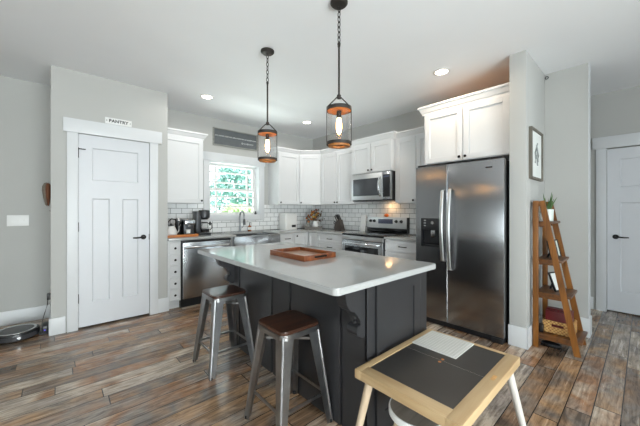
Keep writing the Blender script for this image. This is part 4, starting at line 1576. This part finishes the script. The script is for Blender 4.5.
# corner display: crate, block, jar of dried flowers
ck = thing('wooden_crate', (3.675, 4.285, ZC), 'low grey wood crate in the counter corner', 'crate', None, R(-45))
MB().box(-.155, .155, -.07, .07, 0, .01).build('base', 'greywood', ck, smooth=False)
for yy in (-.075, .065):
    MB().box(-.155, .155, yy, yy + .010, 0, .045, .002).build('long_side', 'greywood', ck)
for xx in (-.165, .155):
    MB().box(xx, xx + .010, -.075, .075, 0, .06, .002).build('end_side', 'greywood', ck)
q = Matrix.Rotation(R(-45), 4, 'Z')


def at_crate(u, v):
    p = q @ Vector((u, v, 0))
    return (3.675 + p.x, 4.285 + p.y, ZC + .010)


bl = thing('wood_block', at_crate(-.10, -.02), 'upright pale grey wood block standing in the crate', 'block', None, R(-45))
MB().box(-.036, .036, -.02, .02, 0, .155, .003).build('block', 'greywood', bl)
MB().box(-.026, .026, -.022, -.019, .03, .13).build('face_plate', 'signframe', bl)
jr = thing('white_jar', at_crate(.03, 0), 'white pitcher vase standing in the corner crate', 'vase', None, R(-45))
MB().lathe([(0, 0), (.045, 0), (.056, .03), (.055, .09), (.034, .125), (.036, .145), (.031, .145), (.029, .125), (0, .12)], 24).build('body', 'whitegloss', jr)
MB().tube([(.05, 0, .05), (.085, 0, .06), (.085, 0, .11), (.038, 0, .13)], .007, 8).build('handle', 'whitegloss', jr)
fl = thing('dried_flowers', at_crate(.03, 0), 'bunch of dried orange and brown flowers in the white vase', 'flowers')
st_ = MB()
rnd = random.Random(5)
for k in range(54):
    a = rnd.uniform(0, 6.283)
    rr = rnd.uniform(.02, .17)
    zz = rnd.uniform(.20, .40) - rr * .5
    e_ = Vector((math.cos(a) * rr, math.sin(a) * rr, zz))
    st_.tube([(0, 0, .128), (e_.x * .3, e_.y * .3, .16), tuple(e_)], .0024, 5)
    left = e_.x < -.01
    if left and k % 5:
        MB().ball(e_, rnd.uniform(.020, .032), 1, 1, .8, 1).build('flower_head', ('flower1', 'flower4', 'flower2', 'flower1')[k % 4], fl)
    else:
        for q_ in range(3):
            st_.ball(e_ + Vector((rnd.uniform(-.02, .02), rnd.uniform(-.02, .02), rnd.uniform(-.02, .02))), rnd.uniform(.007, .013), 1, 1, 1.2, 1)
st_.build('stems', 'flower3', fl)

# knife block
kb = thing('knife_block', (3.735, 3.668, ZC), 'dark slanted knife block on the counter left of the range', 'knife block', None, R(-90))
m_ = Matrix(((0, 0, 1, 0), (1, 0, 0, 0), (0, 1, 0, 0), (0, 0, 0, 1)))
# profile lies along the wall: leaning to the left (-u)
m_ = Matrix(((1, 0, 0, 0), (0, 0, 1, -.05), (0, 1, 0, 0), (0, 0, 0, 1)))
MB().prism([(-.055, 0), (.125, 0), (.055, .195), (-.030, .160), (-.068, .05)], 0, .10, m_, .004).build('block', 'knifeblock', kb)
for k, (u_, v_, L_) in enumerate(((-.018, .175, .10), (.012, .189, .11), (.038, .199, .10), (-.055, .125, .07), (-.07, .095, .07))):
    for y_ in ((-.025, .022) if k < 3 else (0.0,)):
        d_ = Vector((-.55, 0, .85)).normalized() if k < 3 else Vector((-.8, 0, .55)).normalized()
        p_ = Vector((u_, y_, v_))
        MB().beam(p_ - d_ * .01, p_ + d_ * L_, (0, 1, 0), .012, .017, .012, .020, .002).build('knife_handle', 'black', kb)

tag(MB().box(0, .020, -.11, 0, 0, .285, .008).xf(Matrix.Translation((XS - .12, 3.262, ZC)) @ Matrix.Rotation(R(9), 4, 'Y')).build('cutting_board', 'white'), 'white cutting board leaning on the tile left of the range', 'cutting board')
pk = thing('pumpkin', (XS - .042, 2.765, 1.165), 'tiny orange pumpkin on the back of the range', 'pumpkin')
mb = MB()
for k in range(8):
    a = 2 * math.pi * k / 8
    mb.ball((.016 * math.cos(a), .016 * math.sin(a), .026), .020, 1, 1, 1.25, 2)
mb.build('flesh', 'orange', pk)
MB().tube([(0, 0, .045), (.003, 0, .062), (.010, 0, .068)], [.006, .005, .004], 8).build('stem', 'flower3', pk)

# ------------------------------------------------------------------ garden outside the kitchen window
struct('ground', MB().box(-8, 16, 5.05, 24, -.6, -.5), 'lawn')


def tree(x, y, h, r, m, label, seed):
    t = thing('garden_tree', (x, y, -.5), label, 'tree', 'trees outside the window')
    MB().tube([(0, 0, 0), (.03, .02, h * .4), (0, 0, h * .8)], [.16, .11, .04], 10).build('trunk', 'bark', t)
    rn = random.Random(seed)
    f_ = bmesh.new()
    for k in range(3400):
        # leaves scattered through an ellipsoid, denser outside
        while True:
            v = Vector((rn.uniform(-1, 1), rn.uniform(-1, 1), rn.uniform(-1, 1)))
            if .25 < v.length < 1:
                break
        lump = .82 + .18 * math.sin(v.x * 5 + seed) * math.sin(v.z * 6)
        c = Vector((v.x * r, v.y * r, h * .55 + v.z * h * .48)) * 1.0
        c.x *= lump
        c.y *= lump
        u1 = Vector((rn.uniform(-1, 1), rn.uniform(-1, 1), rn.uniform(-1, 1))).normalized()
        u2 = u1.orthogonal().normalized()
        s_ = rn.uniform(.07, .15)
        f_.faces.new([f_.verts.new(c + u1 * s_), f_.verts.new(c + u2 * s_ * .55), f_.verts.new(c - u1 * s_), f_.verts.new(c - u2 * s_ * .55)])
    mb = MB()
    mb._merge(f_)
    mb.build('foliage', m, t, smooth=False)


tree(2.3, 10.5, 4.4, 1.8, 'leaf1', 'bright green tree straight outside the window', 1)
tree(6.2, 11.8, 5.0, 2.0, 'leaf2', 'blue green tree outside at right of the window view', 2)
tree(4.0, 16.2, 5.2, 2.2, 'leaf1', 'green tree furthest back outside the window', 3)
tree(3.9, 8.0, 1.9, 1.0, 'leaf3', 'low yellow green shrub just outside the window', 4)
